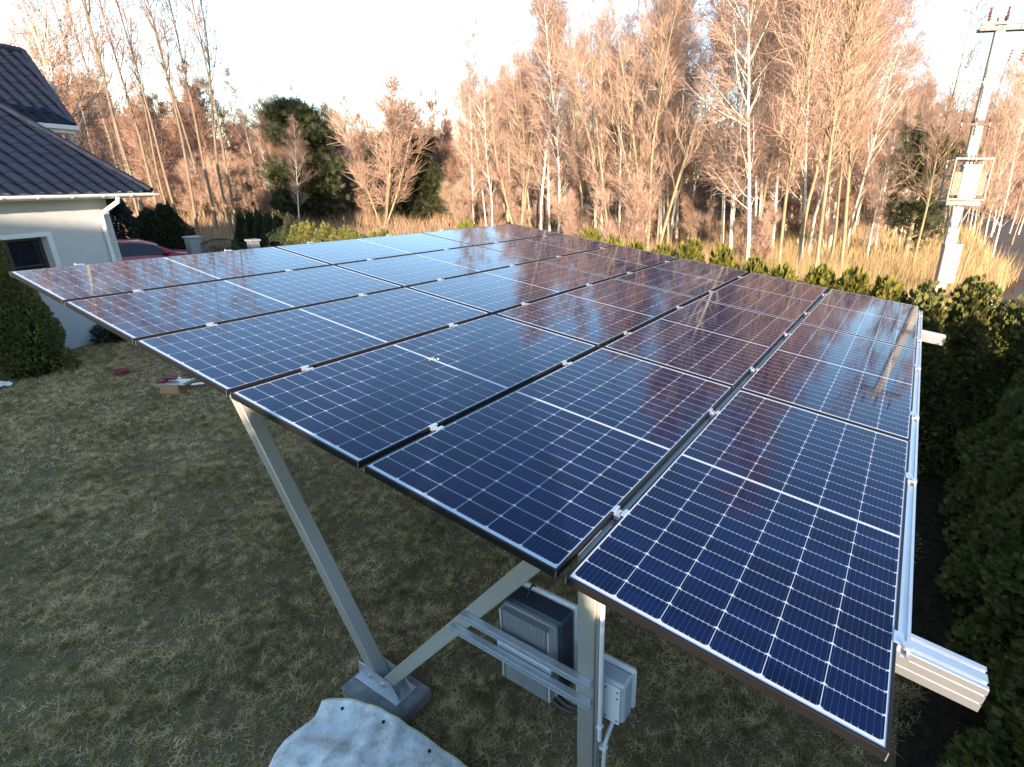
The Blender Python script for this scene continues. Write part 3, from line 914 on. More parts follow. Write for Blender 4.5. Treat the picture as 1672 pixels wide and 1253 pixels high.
# trees one can tell apart: (base pixel, distance, kind, height, label)
for px, py, D, pr_, hs, rz, lab, cat, nm in (
        (883, 372, 34, BI[0], 1.08, 0.3, 'white birch, leftmost of three slender trunks beyond the far corner of the array', 'birch', None),
        (897, 375, 34, BI[1], 1.02, 2.3, 'white birch, middle of three slender trunks beyond the far corner of the array', 'birch', None),
        (912, 378, 33, BI[2], 0.98, 4.1, 'white birch, rightmost of three slender trunks beyond the far corner of the array', 'birch', None),
        (845, 365, 36, AL[1], 1.10, 1.3, 'many-stemmed bare tree at the left end of the sunlit grove', 'bare tree', None),
        (1003, 397, 25, AL[0], 0.92, 0.4, 'big forked yellow-barked tree leaning left over the far edge of the array', 'bare tree', None),
        (1062, 405, 23, AL[2], 0.92, 2.2, 'thick many-stemmed yellow-barked tree standing close behind the low hedge', 'bare tree', None),
        (1195, 420, 24, BI[3], 1.05, 1.0, 'bright white birch, left of a pair of birches right of the grove centre', 'birch', None),
        (1222, 425, 21, BI[0], 0.95, 3.3, 'tallest bright white birch, right of a pair of birches right of the grove centre', 'birch', None),
        (1272, 430, 20, SL[0], 1.05, 0.6, 'slim tan-barked tree, first of a row rising behind the sunlit hedge', 'bare tree', None),
        (1300, 432, 21, SL[1], 1.10, 2.6, 'slim tan-barked tree, second of a row rising behind the sunlit hedge', 'bare tree', None),
        (1335, 440, 20, SL[2], 1.05, 4.6, 'slim tan-barked tree, third of a row rising behind the sunlit hedge', 'bare tree', None),
        (1372, 450, 22, SL[0], 1.15, 5.2, 'slim tan-barked tree, last of a row rising behind the sunlit hedge', 'bare tree', None),
        (1492, 425, 25, SL[1], 0.80, 1.7, 'bare tree standing directly behind the concrete utility pole', 'bare tree', None),
        (1578, 415, 22, SL[2], 0.62, 0.2, 'young leaning pale tree right of the utility pole', 'bare tree', None),
        (1415, 430, 26, BI[1], 0.45, 2.0, 'small thin young birch in the tall grass left of the utility pole', 'birch', None),
        (135, 320, 27, BI[2], 1.05, 5.0, 'tall white birch rising behind the house roof', 'birch', None),
        (62, 320, 26, BI[3], 1.10, 0.9, 'white birch leaning over the upper house roof, half hidden by tiles', 'birch', None),
        (625, 366, 45, SH[0], 1.85, 0.0, 'fan-shaped bare shrub standing alone in the field before the pines', 'shrub', None),
        (487, 352, 46, BI[0], 0.52, 1.1, 'thin white young birch in front of the dark pine', 'birch', None),
        (445, 352, 50, BI[3], 0.50, 4.2, 'thin pale young birch at the field edge left of the dark pine', 'birch', None)):
    plant(pr_, at(px, py, D, -0.02), hs, rz, lab, None, cat)

# tall aspens on the left
RD = random.Random(7)
for px, D, hs in ((215, 42, 1.0), (243, 38, 0.98), (262, 43, 1.05), (292, 40, 0.95), (318, 44, 1.05), (352, 43, 1.08), (376, 40, 0.98), (384, 44, 1.02), (230, 50, 1.1), (335, 52, 1.1), (195, 40, 0.8), (280, 47, 0.9)):
    plant(AS[RD.randrange(3)], at(px, 362, D, -0.02), hs, None, 'tall slender bare tree with high upswept branches at the wood edge left', 'tall slender trees behind the house', 'bare tree')
# wood behind the field, left part
for k_ in range(62):
    px = RD.uniform(110, 760); D = RD.uniform(52, 80)
    hs = RD.uniform(0.75, 1.15) * (0.88 if 430 < px < 740 else 1.05)
    plant(BG[RD.randrange(3)], at(px, 345, D, -0.02), hs, None, 'reddish brown bare tree in the dense wood behind the field', 'trees of the wood behind the field', 'bare tree')
for px in (425, 520, 560, 590, 470, 405, 150, 180):
    plant(BI[RD.randrange(4)], at(px, 345, RD.uniform(58, 70), -0.02), RD.uniform(0.95, 1.2) * (0.8 if px > 400 else 1), None, 'pale-topped birch rising out of the dense brown wood', 'birches in the wood behind the field', 'birch')
# sunlit grove on the right
for k_ in range(190):
    px = RD.uniform(765, 1480) if k_ < 158 else RD.uniform(1380, 1665)
    lo = 38 if px < 900 else (27 if px < 1150 else 24 if px < 1370 else 36)
    D = lo + (62 - lo) * RD.random() ** 0.8
    r_ = RD.random()
    hs = RD.uniform(0.85, 1.12) * ((1.0 if px < 1080 else 1.12) if px < 1400 else 0.74) * (0.9 if px < 860 else 1)
    pr_, lab, grp, ct = ((BI[RD.randrange(4)], 'slender pale birch among the many trunks of the sunlit grove', 'birches of the sunlit grove', 'birch') if r_ < 0.62 else
                         (SL[RD.randrange(3)], 'slim tan-barked tree among the many trunks of the sunlit grove', 'slim trees of the sunlit grove', 'bare tree'))
    plant(pr_, at(px, 380, D, -0.02), hs, None, lab, grp, ct)
# undergrowth
for k_ in range(24):
    px = RD.uniform(740, 1400); lo = 36 if px < 920 else 22
    D = lo + (50 - lo) * RD.random()
    plant(SH[RD.randrange(2)], at(px, 385, D, -0.02), RD.uniform(0.35, 0.75), None, 'bare thin-stemmed bush in the undergrowth of the sunlit grove', 'undergrowth bushes of the grove', 'shrub')
for k_ in range(44):
    px = RD.uniform(90, 780); D = RD.uniform(50, 66)
    plant(SH[RD.randrange(2)], at(px, 345, D, -0.02), RD.uniform(0.6, 1.0), None, 'bare bush in the brown undergrowth of the wood behind the field', 'undergrowth bushes of the wood', 'shrub')
# far wood on the horizon
rf = np.random.default_rng(77); fw = MB()
for k_ in range(520):
    p = np.array(at(rf.uniform(-300, 2000), 330, rf.uniform(80, 140), 0.0)); H_ = rf.uniform(8, 14)
    n_ = 110
    t_ = rf.random(n_); b0_ = p + np.stack([rf.normal(0, 1.0, n_), rf.normal(0, 1.0, n_), t_ * H_ * 0.85], 1)
    d_ = np.stack([rf.normal(0, 0.5, n_), rf.normal(0, 0.5, n_), np.ones(n_)], 1)
    fw.tubes(grow(rf, b0_, d_, rf.uniform(1.2, 3.2, n_), 3, 0.2, 0.05), np.array([[0.05, 0.04, 0.015]]), 3)
    fw.tubes(grow(rf, p[None], np.array([[0, 0, 1.0]]), np.array([H_]), 5, 0.06, 0.02), np.array([[0.10, 0.08, 0.06, 0.04, 0.01]]), 5)
tag(fw.build('far_wood', MAT['twig_red']), 'brown leafless wood closing the horizon behind everything', 'wood', kind='stuff')
for k_ in range(46):
    px = RD.uniform(700, 1760); D = RD.uniform(64, 90)
    plant(BG[RD.randrange(3)], at(px, 330, D, -0.02), RD.uniform(0.8, 1.2), None, 'hazy bare tree of the far wood beyond the grove', 'trees of the far wood', 'bare tree')


# ------------------------------------------------------------------ evergreens
HT = [2.72, 2.68, 2.60, 2.50, 2.42, 2.40]                       # height of the far hedge along x
def sprays(rng, mb, pos, out, size, leaf=6, fan=0.9, wd_=0.12):
    """flat fans of narrow leaflets at pos, pointing along out"""
    n = len(pos)
    out = unit(out); rnd = rng.normal(0, 1, (n, 3)); side = unit(np.cross(out, rnd))
    Vs = []
    for k_ in range(leaf):
        a = (k_ / (leaf - 1) - 0.5) * 2 * fan
        d = out * math.cos(a) + side * math.sin(a)
        s_ = size * (1 - 0.35 * abs(a) / max(fan, 1e-3)) * rng.uniform(0.8, 1.2, n)
        tip = pos + d * s_[:, None]
        perp = unit(np.cross(d, np.cross(out, side))) * (s_ * wd_)[:, None]
        mid = pos + d * (s_ * 0.55)[:, None]
        Vs.append(np.stack([pos, mid + perp, tip, mid - perp], 1))
    V = np.stack(Vs, 1).reshape(-1, 3)
    mb.add(V, np.arange(len(V)).reshape(-1, 4))


def thuja_mesh(seed, H, Rm, n, size, tips=1, leaf=6, point=0.75):
    rng = np.random.default_rng(seed)
    fo = MB(); co = MB()
    t = rng.uniform(0, 1, n) ** 0.9
    prof = lambda q: (0.72 + 0.28 * np.sin(np.clip(q, 0, 1) * PI * 0.9 + 0.5)) * np.clip(1 - q, 0, 1) ** point * 1.12
    az = rng.uniform(0, 2 * PI, n)
    lump = 1 + 0.13 * np.sin(az * 3 + 9 * t + seed) + 0.10 * np.sin(az * 5 - 14 * t + 2 * seed) + 0.07 * np.sin(23 * t + az * 2)
    depth = 1 - 0.35 * rng.random(n) ** 2
    r = Rm * prof(t) * lump * depth + 0.02
    pos = np.stack([np.cos(az) * r, np.sin(az) * r, t * H * 0.97 + 0.03], 1)
    out = np.stack([np.cos(az) * 0.75, np.sin(az) * 0.75, np.full(n, 0.75)], 1) + rng.normal(0, 0.35, (n, 3))
    sprays(rng, fo, pos, out, size * rng.uniform(0.7, 1.3, n), leaf)
    m = max(60, n // 30)                          # loose leader shoots at the top
    a2 = rng.uniform(0, 6.28, m); r2 = Rm * 0.30 * np.sqrt(rng.random(m)); z2 = H * rng.uniform(0.82, 1.06, m) - r2
    sprays(rng, fo, np.stack([np.cos(a2) * r2, np.sin(a2) * r2, z2], 1), np.stack([np.cos(a2) * .2, np.sin(a2) * .2, np.ones(m)], 1), size * 1.6 * np.ones(m), leaf, 0.5)
    q = np.linspace(0.02, 0.93, 9)
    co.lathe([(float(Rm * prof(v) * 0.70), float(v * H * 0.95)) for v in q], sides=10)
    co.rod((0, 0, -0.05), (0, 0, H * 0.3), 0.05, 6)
    return fo, co


def thuja(name, seed, mat, H, Rm, n, size, leaf=6, point=0.75):
    fo, co = thuja_mesh(seed, H, Rm, n, size, 1, leaf, point)
    t = thing(name, 'x', 'thuja', (0, 0, -500))
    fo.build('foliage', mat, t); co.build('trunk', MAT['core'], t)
    return t


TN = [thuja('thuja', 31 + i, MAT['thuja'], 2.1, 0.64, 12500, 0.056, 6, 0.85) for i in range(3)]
TF = [thuja('thuja', 41 + i, MAT['thuja_sunlit'], 1.75, 0.46, 4200, 0.07, 5, 0.42) for i in range(3)]
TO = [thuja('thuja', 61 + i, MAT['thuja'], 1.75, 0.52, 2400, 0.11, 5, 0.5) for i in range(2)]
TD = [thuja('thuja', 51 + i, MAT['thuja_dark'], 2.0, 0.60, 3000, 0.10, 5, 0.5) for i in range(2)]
# tall hedge along the right side; unseen stretch behind the camera sized for its shade
y = 6.9; kk = 0
while y > -17:
    x = 7.9 + RD.uniform(-0.08, 0.08)
    big = (0.98 if y > 3 else 1.02 if y > -0.3 else 0.96 if y > -1.9 else 1.07) if y > -3.2 else (1.5 if y > -8 else 1.9)
    h = RD.uniform(1.02, 1.18) * big
    lab = 'dark shaded thuja in the tall hedge along the right side of the array' if y < 5.2 else 'dark thuja with a sunlit golden-green tip near the corner of the two hedges'
    plant(TN[kk % 3], (x, y, 0), (1.12 * max(1, 1 + 0.5 * (big - 1)), 1.12 * max(1, 1 + 0.5 * (big - 1)), h), None, lab, 'thujas of the tall right hedge', 'thuja')
    y -= RD.uniform(0.66, 0.80) * (1 + 0.3 * (big - 1)); kk += 1
# hedge just beyond the far edge of the array, then its distant lower continuation at the field
x = 7.55; kk = 0
while x > -2.6:
    top = np.interp(x, [-2.6, 0.7, 3.2, 5.3, 6.3, 7.5], HT)
    lab = 'sunlit green thuja top showing just over the far edge of the array' if x < 6.3 else 'sunlit thuja at the corner where the two hedges meet'
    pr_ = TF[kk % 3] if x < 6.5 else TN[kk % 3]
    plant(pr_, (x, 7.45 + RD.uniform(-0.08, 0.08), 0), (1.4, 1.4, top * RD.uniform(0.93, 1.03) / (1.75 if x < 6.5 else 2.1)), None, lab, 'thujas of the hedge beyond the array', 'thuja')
    x -= RD.uniform(0.46, 0.58); kk += 1
x = -2.4; kk = 0
while x > -14.2:
    plant(TO[kk % 2], (x, 10.6 + RD.uniform(-0.08, 0.08), 0), (1.15, 1.15, RD.uniform(0.98, 1.14)), None, 'low olive-green thuja in the distant part of the hedge at the field', 'thujas of the low distant hedge', 'thuja')
    x -= RD.uniform(0.42, 0.54); kk += 1
# darker block of thujas at the end of the far hedge
for i in range(6):
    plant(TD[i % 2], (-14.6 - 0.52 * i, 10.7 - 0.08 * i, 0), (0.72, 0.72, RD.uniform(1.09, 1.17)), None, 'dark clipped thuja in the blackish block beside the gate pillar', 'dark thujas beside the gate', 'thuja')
# evergreens around the house
plant(TN[1], (-8.25, 1.50, 0), (0.98, 0.98, 1.22), 0.5, 'bulky shaded thuja in front of the house window at the left edge', None, 'thuja')
plant(TD[0], at(283, 400, 29.0), (1.5, 1.5, 1.22), 0.5, 'round-topped dark thuja behind the red car bonnet', None, 'thuja')
plant(TD[1], at(255, 400, 29.0), (1.5, 1.5, 1.12), 2.5, 'round-topped dark thuja left of the taller one behind the red car', None, 'thuja')
for i, (px, py, sx_, h) in enumerate(((112, 545, 0.9, 0.34), (160, 552, 1.0, 0.36), (210, 556, 1.0, 0.34), (262, 548, 1.0, 0.33), (310, 520, 1.0, 0.34))):
    g_ = ground(px, py)
    plant(TD[i % 2], (g_[0] - 0.35, g_[1] + 0.1, 0), (sx_, sx_, h), None, 'low spreading dark juniper in the bed below the house wall', 'low junipers by the house wall', 'shrub')
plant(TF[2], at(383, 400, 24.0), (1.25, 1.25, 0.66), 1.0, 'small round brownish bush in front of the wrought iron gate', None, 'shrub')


def spruce_mesh(seed, H, Rm, n, size):
    rng = np.random.default_rng(seed)
    f = MB(); c = MB()
    t = rng.uniform(0.03, 1, n) ** 0.8
    az = rng.uniform(0, 2 * PI, n)
    layer = 0.75 + 0.25 * np.abs(np.sin(t * 26 + az * 0.7))
    r = Rm * (1 - t) * layer * (0.45 + 0.55 * rng.random(n) ** 0.5) + 0.02
    pos = np.stack([np.cos(az) * r, np.sin(az) * r, t * H - 0.12 * r], 1)
    out = np.stack([np.cos(az), np.sin(az), np.full(n, -0.05)], 1) + rng.normal(0, 0.3, (n, 3))
    sprays(rng, f, pos, out, size * rng.uniform(0.7, 1.3, n), 6, 1.1, 0.14)
    c.tubes(np.array([(0, 0, -0.1), (0, 0, H * 0.5), (0, 0, H * 0.97)])[None], np.array([[0.10, 0.06, 0.01]]), 6)
    return f, c


f_, c_ = spruce_mesh(71, 3.0, 1.35, 4200, 0.16)
t = thing('spruce_tree', 'dark blue-green spruce under the eave end behind the car', 'spruce', at(205, 395, 29.5))
f_.build('foliage', MAT['spruce'], t); c_.build('trunk', MAT['alder'], t)


def pine_mesh(seed, H, W, n, size, low=0.12):
    """rounded bushy pine: needle tufts on clumps round the branch ends"""
    rng = np.random.default_rng(seed)
    f = MB(); c = MB()
    nb = 46
    t = rng.uniform(low, 0.98, nb); az = rng.uniform(0, 6.28, nb)
    prof = np.sqrt(np.clip(np.sin(np.clip((t - low * 0.3) / (1.04 - low * 0.3), 0, 1) * PI * 0.97), 0, 1))
    prof = np.where(t < 0.4, np.maximum(prof, 0.8), prof)
    rb = W * prof * rng.uniform(0.55, 1.05, nb)
    tip = np.stack([np.cos(az) * rb, np.sin(az) * rb, t * H], 1)
    root = np.stack([np.zeros(nb), np.zeros(nb), np.maximum(0.1, t * H - 0.45 * rb)], 1)
    u = np.linspace(0, 1, 4)[None, :, None]
    c.tubes(root[:, None] * (1 - u) + tip[:, None] * u, np.linspace(0.05, 0.015, 4)[None], 4)
    c.tubes(np.array([(0, 0, -0.1), (0.05, 0.03, H * 0.45), (0, 0, H * 0.95)])[None], np.array([[0.16, 0.10, 0.02]]), 7)
    m = n // nb
    i = np.repeat(np.arange(nb), m)
    q = rng.uniform(0.35, 1.05, len(i))
    ctr = root[i] * (1 - q)[:, None] + tip[i] * q[:, None]
    pos = ctr + rng.normal(0, 1, (len(i), 3)) * np.array([0.13, 0.13, 0.085]) * H * 0.42
    out = unit(pos - np.array([0, 0, H * 0.35])) + np.array([0, 0, 0.5]) + rng.normal(0, 0.4, (len(i), 3))
    sprays(rng, f, pos, out, size * rng.uniform(0.7, 1.3, len(i)), 7, 1.2, 0.07)
    return f, c


def pine(seed, H, W, n, size, mat, loc, label, name='pine_tree'):
    f, c = pine_mesh(seed, H, W, n, size)
    t = thing(name, label, 'pine', loc)
    f.build('crown', mat, t); c.build('trunk', MAT['alder'], t)
    return t


pine(81, 8.6, 2.6, 6500, 0.46, MAT['pine'], at(505, 350, 49), 'big dark rounded pine standing before the wood left of centre')
pine(82, 7.0, 1.8, 5200, 0.44, MAT['pine'], at(690, 340, 51), 'dark pine half hidden behind the fan-shaped bare shrub')
pine(85, 7.0, 1.7, 4200, 0.42, MAT['pine'], at(645, 340, 52), 'narrow dark pine poking above the bare shrub')
pine(83, 3.1, 1.7, 2200, 0.30, MAT['pine_light'], at(727, 348, 52), 'small bright yellow-green young pine at the edge of the field')
pine(84, 6.2, 1.5, 1500, 0.34, MAT['pine'], at(1478, 410, 30), 'thin dark young pine left of the utility pole')

# ------------------------------------------------------------------ the house
EH = np.array([-0.349, 0.937, 0]); EH /= np.linalg.norm(EH)
NH = np.array([EH[1], -EH[0], 0])                # outward normal of the wall we see
P0 = np.array([-8.876, 2.023, 0])
HF = (P0, EH, -NH, np.array([0, 0, 1.0]))        # local x along the eave, y into the house, z up
house = thing('house', 'cream plastered house with dark tiled hip roofs and white gutters beside the lawn', 'house')


def tile_slope(mb, A, B_, n_up, Lmax, left, right, period=0.30, course=0.36, amp=0.062):
    """tiled plane: eave from A to B_, up direction n_up (unit, in plane), left/right(b) give the clipped range along the eave"""
    A = np.asarray(A, float); B_ = np.asarray(B_, float)
    ex = unit(B_ - A); nu = unit(n_up); nn = unit(np.cross(ex, nu))
    if nn[2] < 0: nn = -nn
    W_ = np.linalg.norm(B_ - A)
    a0 = min(left(0), left(Lmax)); a1 = max(right(0), right(Lmax), W_)
    na = int((a1 - a0) / period * 8) + 1
    aa = np.linspace(a0, a1, na)
    rows = []
    for c_ in range(int(math.ceil(Lmax / course))):
        b0 = c_ * course; b1 = min(Lmax, (c_ + 1) * course)
        rows += [(b0, 0.016), (b1, 0.002)]
    V = []
    for bb_, lift in rows:
        a = np.clip(aa, left(bb_), right(bb_))
        off = lift + amp * (0.5 + 0.5 * np.sin(2 * PI * aa / period)) ** 1.3
        V.append(A + a[:, None] * ex + bb_ * nu + off[:, None] * nn)
    V = np.stack(V, 0)
    nr_ = len(rows)
    i = (np.arange(nr_ - 1)[:, None] * na + np.arange(na - 1)[None]).ravel()
    Q = np.stack([i, i + 1, i + na + 1, i + na], -1)
    mb.add(V.reshape(-1, 3), Q)


def hp(x, y, z):
    return P0 + EH * x - NH * y + np.array([0, 0, z])


def ray_plane(px, py, Q, n_):
    d = ray(px, py)
    return CAM + d * (((Q - CAM) @ n_) / (d @ n_))


# wall with a real window opening (x 0.28..0.86 wide in view, sill hidden by the array)
XW0, XW1, WT = -3.2, 2.26, 3.19
wx0, wx1, wz0, wz1 = -0.42, 0.86, 1.31, 2.44
b = MB()
Y = 0.5
for lo, hi in (((XW0, Y, -0.05), (wx0, Y + 0.36, WT)), ((wx1, Y, -0.05), (XW1, Y + 0.36, WT)), ((wx0, Y, -0.05), (wx1, Y + 0.36, wz0)), ((wx0, Y, wz1), (wx1, Y + 0.36, WT))):
    b.box(lo, hi, fr=HF)
b.box((XW1 - 0.36, Y + 0.36, -0.05), (XW1, Y + 7, WT), fr=HF)
b.box((XW0, Y + 0.36, -0.05), (XW0 + 0.36, Y + 7, WT), fr=HF)
b.build('wall', MAT['plaster'], house)
b = MB()
b.box((wx0 - 0.0, Y - 0.02, wz1 - 0.0), (wx1 + 0.10, Y - 0.002, wz1 + 0.09), fr=HF)
b.box((wx1 + 0.0, Y - 0.02, wz0), (wx1 + 0.10, Y - 0.002, wz1), fr=HF)
b.box((wx0 - 0.10, Y - 0.02, wz0), (wx0, Y - 0.002, wz1 + 0.09), fr=HF)
b.build('window_surround', MAT['white_paint'], house)
b = MB()
y0 = Y + 0.16
for lo, hi in (((wx0, y0, wz0), (wx0 + 0.07, y0 + 0.06, wz1)), ((wx1 - 0.07, y0, wz0), (wx1, y0 + 0.06, wz1)), ((wx0 + 0.07, y0, wz0), (wx1 - 0.07, y0 + 0.06, wz0 + 0.07)), ((wx0 + 0.07, y0, wz1 - 0.07), (wx1 - 0.07, y0 + 0.06, wz1)), ((0.20, y0, wz0 + 0.07), (0.26, y0 + 0.06, wz1 - 0.07)), ((wx0 + 0.07, y0 + 0.015, 1.84), (0.20, y0 + 0.045, 1.87)), ((0.26, y0 + 0.015, 1.84), (wx1 - 0.07, y0 + 0.045, 1.87))):
    b.box(lo, hi, fr=HF)
wf = b.build('window', MAT['window_frame'], house)
b = MB(); b.box((wx0 + 0.05, y0 + 0.025, wz0 + 0.05), (wx1 - 0.05, y0 + 0.033, wz1 - 0.05), fr=HF); b.build('pane', MAT['glass'], wf)
# lower roof
EZ = 3.28
XE = 2.98
p1 = R(33)
A = hp(-3.6, 0, EZ); B_ = hp(XE, 0, EZ)
nu = -NH * math.cos(p1) + np.array([0, 0, math.sin(p1)])
pn = np.cross(EH, nu)
Hq = ray_plane(0, 176, B_, pn)                   # a point of the hip line
hx = (Hq - A) @ EH; hb = (Hq - A) @ nu
slope_ = (hx - (XE + 3.6)) / hb
LM = 4.3
b = MB()
tile_slope(b, A, B_, nu, LM, lambda q: -0.001, lambda q: (XE + 3.6) + slope_ * q)
apex = A + EH * ((XE + 3.6) + slope_ * LM) + nu * LM
# side slope behind the hip, falling away from us
Bk = B_ - NH * 7.0
e2 = -NH
tn = np.cross(e2, unit(apex - B_))
v2 = unit(np.cross(tn, e2)); v2 = v2 if v2[2] > 0 else -v2
ha = (apex - B_) @ e2; hv = (apex - B_) @ v2
tile_slope(b, B_, Bk, v2, hv, lambda q: ha * q / hv, lambda q: 7.0)
b.build('roof', MAT['tiles'], house)
b = MB(); u = np.linspace(0, 1, 22)[:, None]
P = B_ * (1 - u) + apex * u + np.array([0, 0, 0.055])
b.tubes(P[None], 0.075 + 0.012 * (np.arange(22) % 2)[None], 8, cap=True)
b.build('hip_ridge', MAT['tiles'], house)
# soffit, fascia, gutter, downpipe
b = MB()
b.box((-3.6, 0.03, EZ - 0.09), (XE - 0.03, 0.5, EZ - 0.055), fr=HF)
b.box((-3.6, 0.0, EZ - 0.10), (XE, 0.028, EZ + 0.0), fr=HF)
b.box((XE - 0.03, 0.03, EZ - 0.10), (XE, 6.9, EZ - 0.0), fr=HF)
b.box((XW1, 0.5, EZ - 0.085), (XE - 0.03, 6.9, EZ - 0.06), fr=HF)
b.box((-3.6, 0.5, EZ - 0.085), (XW1, 0.87, EZ - 0.0885 + 0.03), fr=HF)
b.build('soffit', MAT['white_paint'], house)
a = np.linspace(-PI, 0, 9)
gp = [(-0.062 + 0.06 * math.cos(t_), EZ - 0.01 + 0.062 * math.sin(t_)) for t_ in a]
gi = [(-0.062 + 0.053 * math.cos(t_), EZ - 0.01 + 0.055 * math.sin(t_)) for t_ in a[::-1]]
b = MB()
b.prism([(-yy, zz) for yy, zz in gp + gi], -3.6, XE + 0.08, (P0, NH, EH, np.array([0, 0, 1.0])))
for xg in np.arange(-3.2, XE, 0.62):
    b.prism([(-yy * 1.0 + 0.004 * 0, zz) for yy, zz in [(q[0] * 1.05 - 0.002, q[1] - 0.004) for q in gp] + [(q[0], q[1]) for q in gp[::-1]]], xg, xg + 0.05, (P0, NH, EH, np.array([0, 0, 1.0])))
b.build('gutter', MAT['white_paint'], house, smooth=False)
b = MB()
P = np.array([hp(2.10, -0.062, EZ - 0.07), hp(2.09, -0.05, EZ - 0.17), hp(2.05, 0.30, EZ - 0.37), hp(2.03, 0.43, EZ - 0.47), hp(2.03, 0.445, 1.7), hp(2.03, 0.445, 0.02)])
b.tubes(P[None], 0.045, 10)
dp = b.build('downpipe', MAT['white_paint'], house, smooth=True)
# upper main roof on its own block
S0 = hp(0, 4.0, 0)
Bu = ray_plane(121, 206, S0, NH); Bu[2] = 4.91
Au = Bu - EH * 7.0
p2 = R(44)
nu2 = -NH * math.cos(p2) + np.array([0, 0, math.sin(p2)])
pn2 = np.cross(EH, nu2)
Ru = ray_plane(38, 87, Bu, pn2)
rx = (Ru - Au) @ EH; rb = (Ru - Au) @ nu2
b = MB()
tile_slope(b, Au, Bu, nu2, rb, lambda q: -0.001, lambda q: 7.0 + (rx - 7.0) * q / rb)
ridgeL = Au + nu2 * rb
Bk2 = Bu - NH * 7.5
tn = np.cross(-NH, unit(Ru - Bu)); v2 = unit(np.cross(tn, -NH)); v2 = v2 if v2[2] > 0 else -v2
ha2 = (Ru - Bu) @ (-NH); hv2 = (Ru - Bu) @ v2
tile_slope(b, Bu, Bk2, v2, hv2, lambda q: ha2 * q / hv2, lambda q: 7.5)
b.build('upper_roof', MAT['tiles'], house)
b = MB(); u = np.linspace(0, 1, 22)[:, None]
b.tubes((Ru * (1 - u) + ridgeL * u + np.array([0, 0, 0.05]))[None], 0.085 + 0.012 * (np.arange(22) % 2)[None], 8, cap=True)
b.tubes((Bu * (1 - u) + Ru * u + np.array([0, 0, 0.05]))[None], 0.07 + 0.012 * (np.arange(22) % 2)[None], 8, cap=True)
b.build('upper_ridge', MAT['tiles'], house)
UF = (Au, EH, -NH, np.array([0, 0, 1.0]))
b = MB()
b.box((0, -0.10, -0.10), (7.05, 0.0, 0.01), fr=UF); b.box((0, 0.0, -0.20), (6.98, 0.55, -0.14), fr=UF); b.box((0, 0.001, -0.14), (6.98, 0.03, -0.005), fr=UF); b.box((6.95, 0.03, -0.14), (6.98, 7.4, -0.005), fr=UF)
b.build('upper_gutter', MAT['white_paint'], house)
b = MB(); b.box((0, 0.55, -4.95), (6.35, 7.2, -0.2), fr=UF); b.build('upper_wall', MAT['plaster'], house)

# low white wall piece at the left edge
g0 = ground(24, 610)
b = MB(); b.bbox((-1.2, -0.12, -0.05), (0.0, 0.12, 0.62), 0.01, fr=(g0, unit(np.array([0.35, 0.94, 0.0])), unit(np.array([-0.94, 0.35, 0.0])), np.array([0, 0, 1.0])))
tag(b.build('low_wall', MAT['plaster']), 'low white plastered wall end at the far left edge of the lawn', 'wall')

# ------------------------------------------------------------------ red car by the house
car = thing('parked_car', 'dark red car parked beside the house corner, only windows and bonnet showing', 'car', (0, 0, 0))
cd_ = unit(np.array([0.25, 0.97, 0.0])); cs_ = np.array([cd_[1], -cd_[0], 0])
cc = np.array(at(224, 405, 25.5))
CF = (cc, cd_, cs_, np.array([0, 0, 1.0]))
sec = [  # x along car, half width low, z sill, z belt, half width roof, z roof
    (-2.05, 0.70, 0.45, 0.85, 0.60, 0.86), (-1.9, 0.82, 0.28, 0.95, 0.64, 1.05), (-1.4, 0.87, 0.24, 0.98, 0.60, 1.40), (-0.6, 0.88, 0.22, 0.97, 0.60, 1.47),
    (0.1, 0.88, 0.22, 0.96, 0.59, 1.45), (0.55, 0.88, 0.22, 0.95, 0.60, 1.30), (1.05, 0.87, 0.22, 0.94, 0.72, 0.99), (1.6, 0.84, 0.24, 0.84, 0.68, 0.90), (2.0, 0.74, 0.30, 0.70, 0.55, 0.76), (2.12, 0.62, 0.40, 0.58, 0.45, 0.62)]
V = []
for x, hw, zs, zb, hr, zr in sec:
    ring = [(-hw * .9, zs), (-hw, (zs + zb) / 2), (-hw * .97, zb), (-hr, zb + (zr - zb) * 0.85), (-hr * .6, zr), (hr * .6, zr), (hr, zb + (zr - zb) * 0.85), (hw * .97, zb), (hw, (zs + zb) / 2), (hw * .9, zs)]
    V += [(x, a_, z_) for a_, z_ in ring]
V = np.array(V); V = CF[0] + V[:, :1] * CF[1] + V[:, 1:2] * CF[2] + V[:, 2:] * CF[3]
n_ = 10; Q = [(i * n_ + j, i * n_ + (j + 1) % n_, (i + 1) * n_ + (j + 1) % n_, (i + 1) * n_ + j) for i in range(len(sec) - 1) for j in range(n_)]
b = MB(); b.add(V, Q, g=[list(range(10)), [90 + i for i in range(10)][::-1]]); body = b.build('body', MAT['red_paint'], car, smooth=True)
for sg, nm in ((1, 'side_window'), (-1, 'side_window')):
    b = MB(); b.prism([(-1.55, 1.00), (0.86, 0.985), (0.42, 1.30), (-0.1, 1.39), (-1.0, 1.40), (-1.35, 1.30)], 0.0, 0.012,
                      (CF[0] + CF[2] * sg * 0.865 - np.array([0, 0, 0.0]), CF[1], unit(CF[2] * sg + np.array([0, 0, 0.55])), unit(np.array([0, 0, 1.0]) - CF[2] * sg * 0.58) * 1.15 - np.array([0, 0, 0.0])))
    wb = b.build(nm, MAT['glass'], car)
    wb.location = (0, 0, -0.12) ; wb.location = tuple(CF[2] * sg * 0.565 + np.array([0, 0, 0.0]))
b = MB(); b.add([CF[0] + CF[1] * x + CF[2] * y_ + CF[3] * z for x, y_, z in ((0.58, -0.52, 1.33), (0.58, 0.52, 1.33), (1.03, 0.62, 1.03), (1.03, -0.62, 1.03))], [(0, 1, 2, 3)]); b.build('windscreen', MAT['glass'], car)
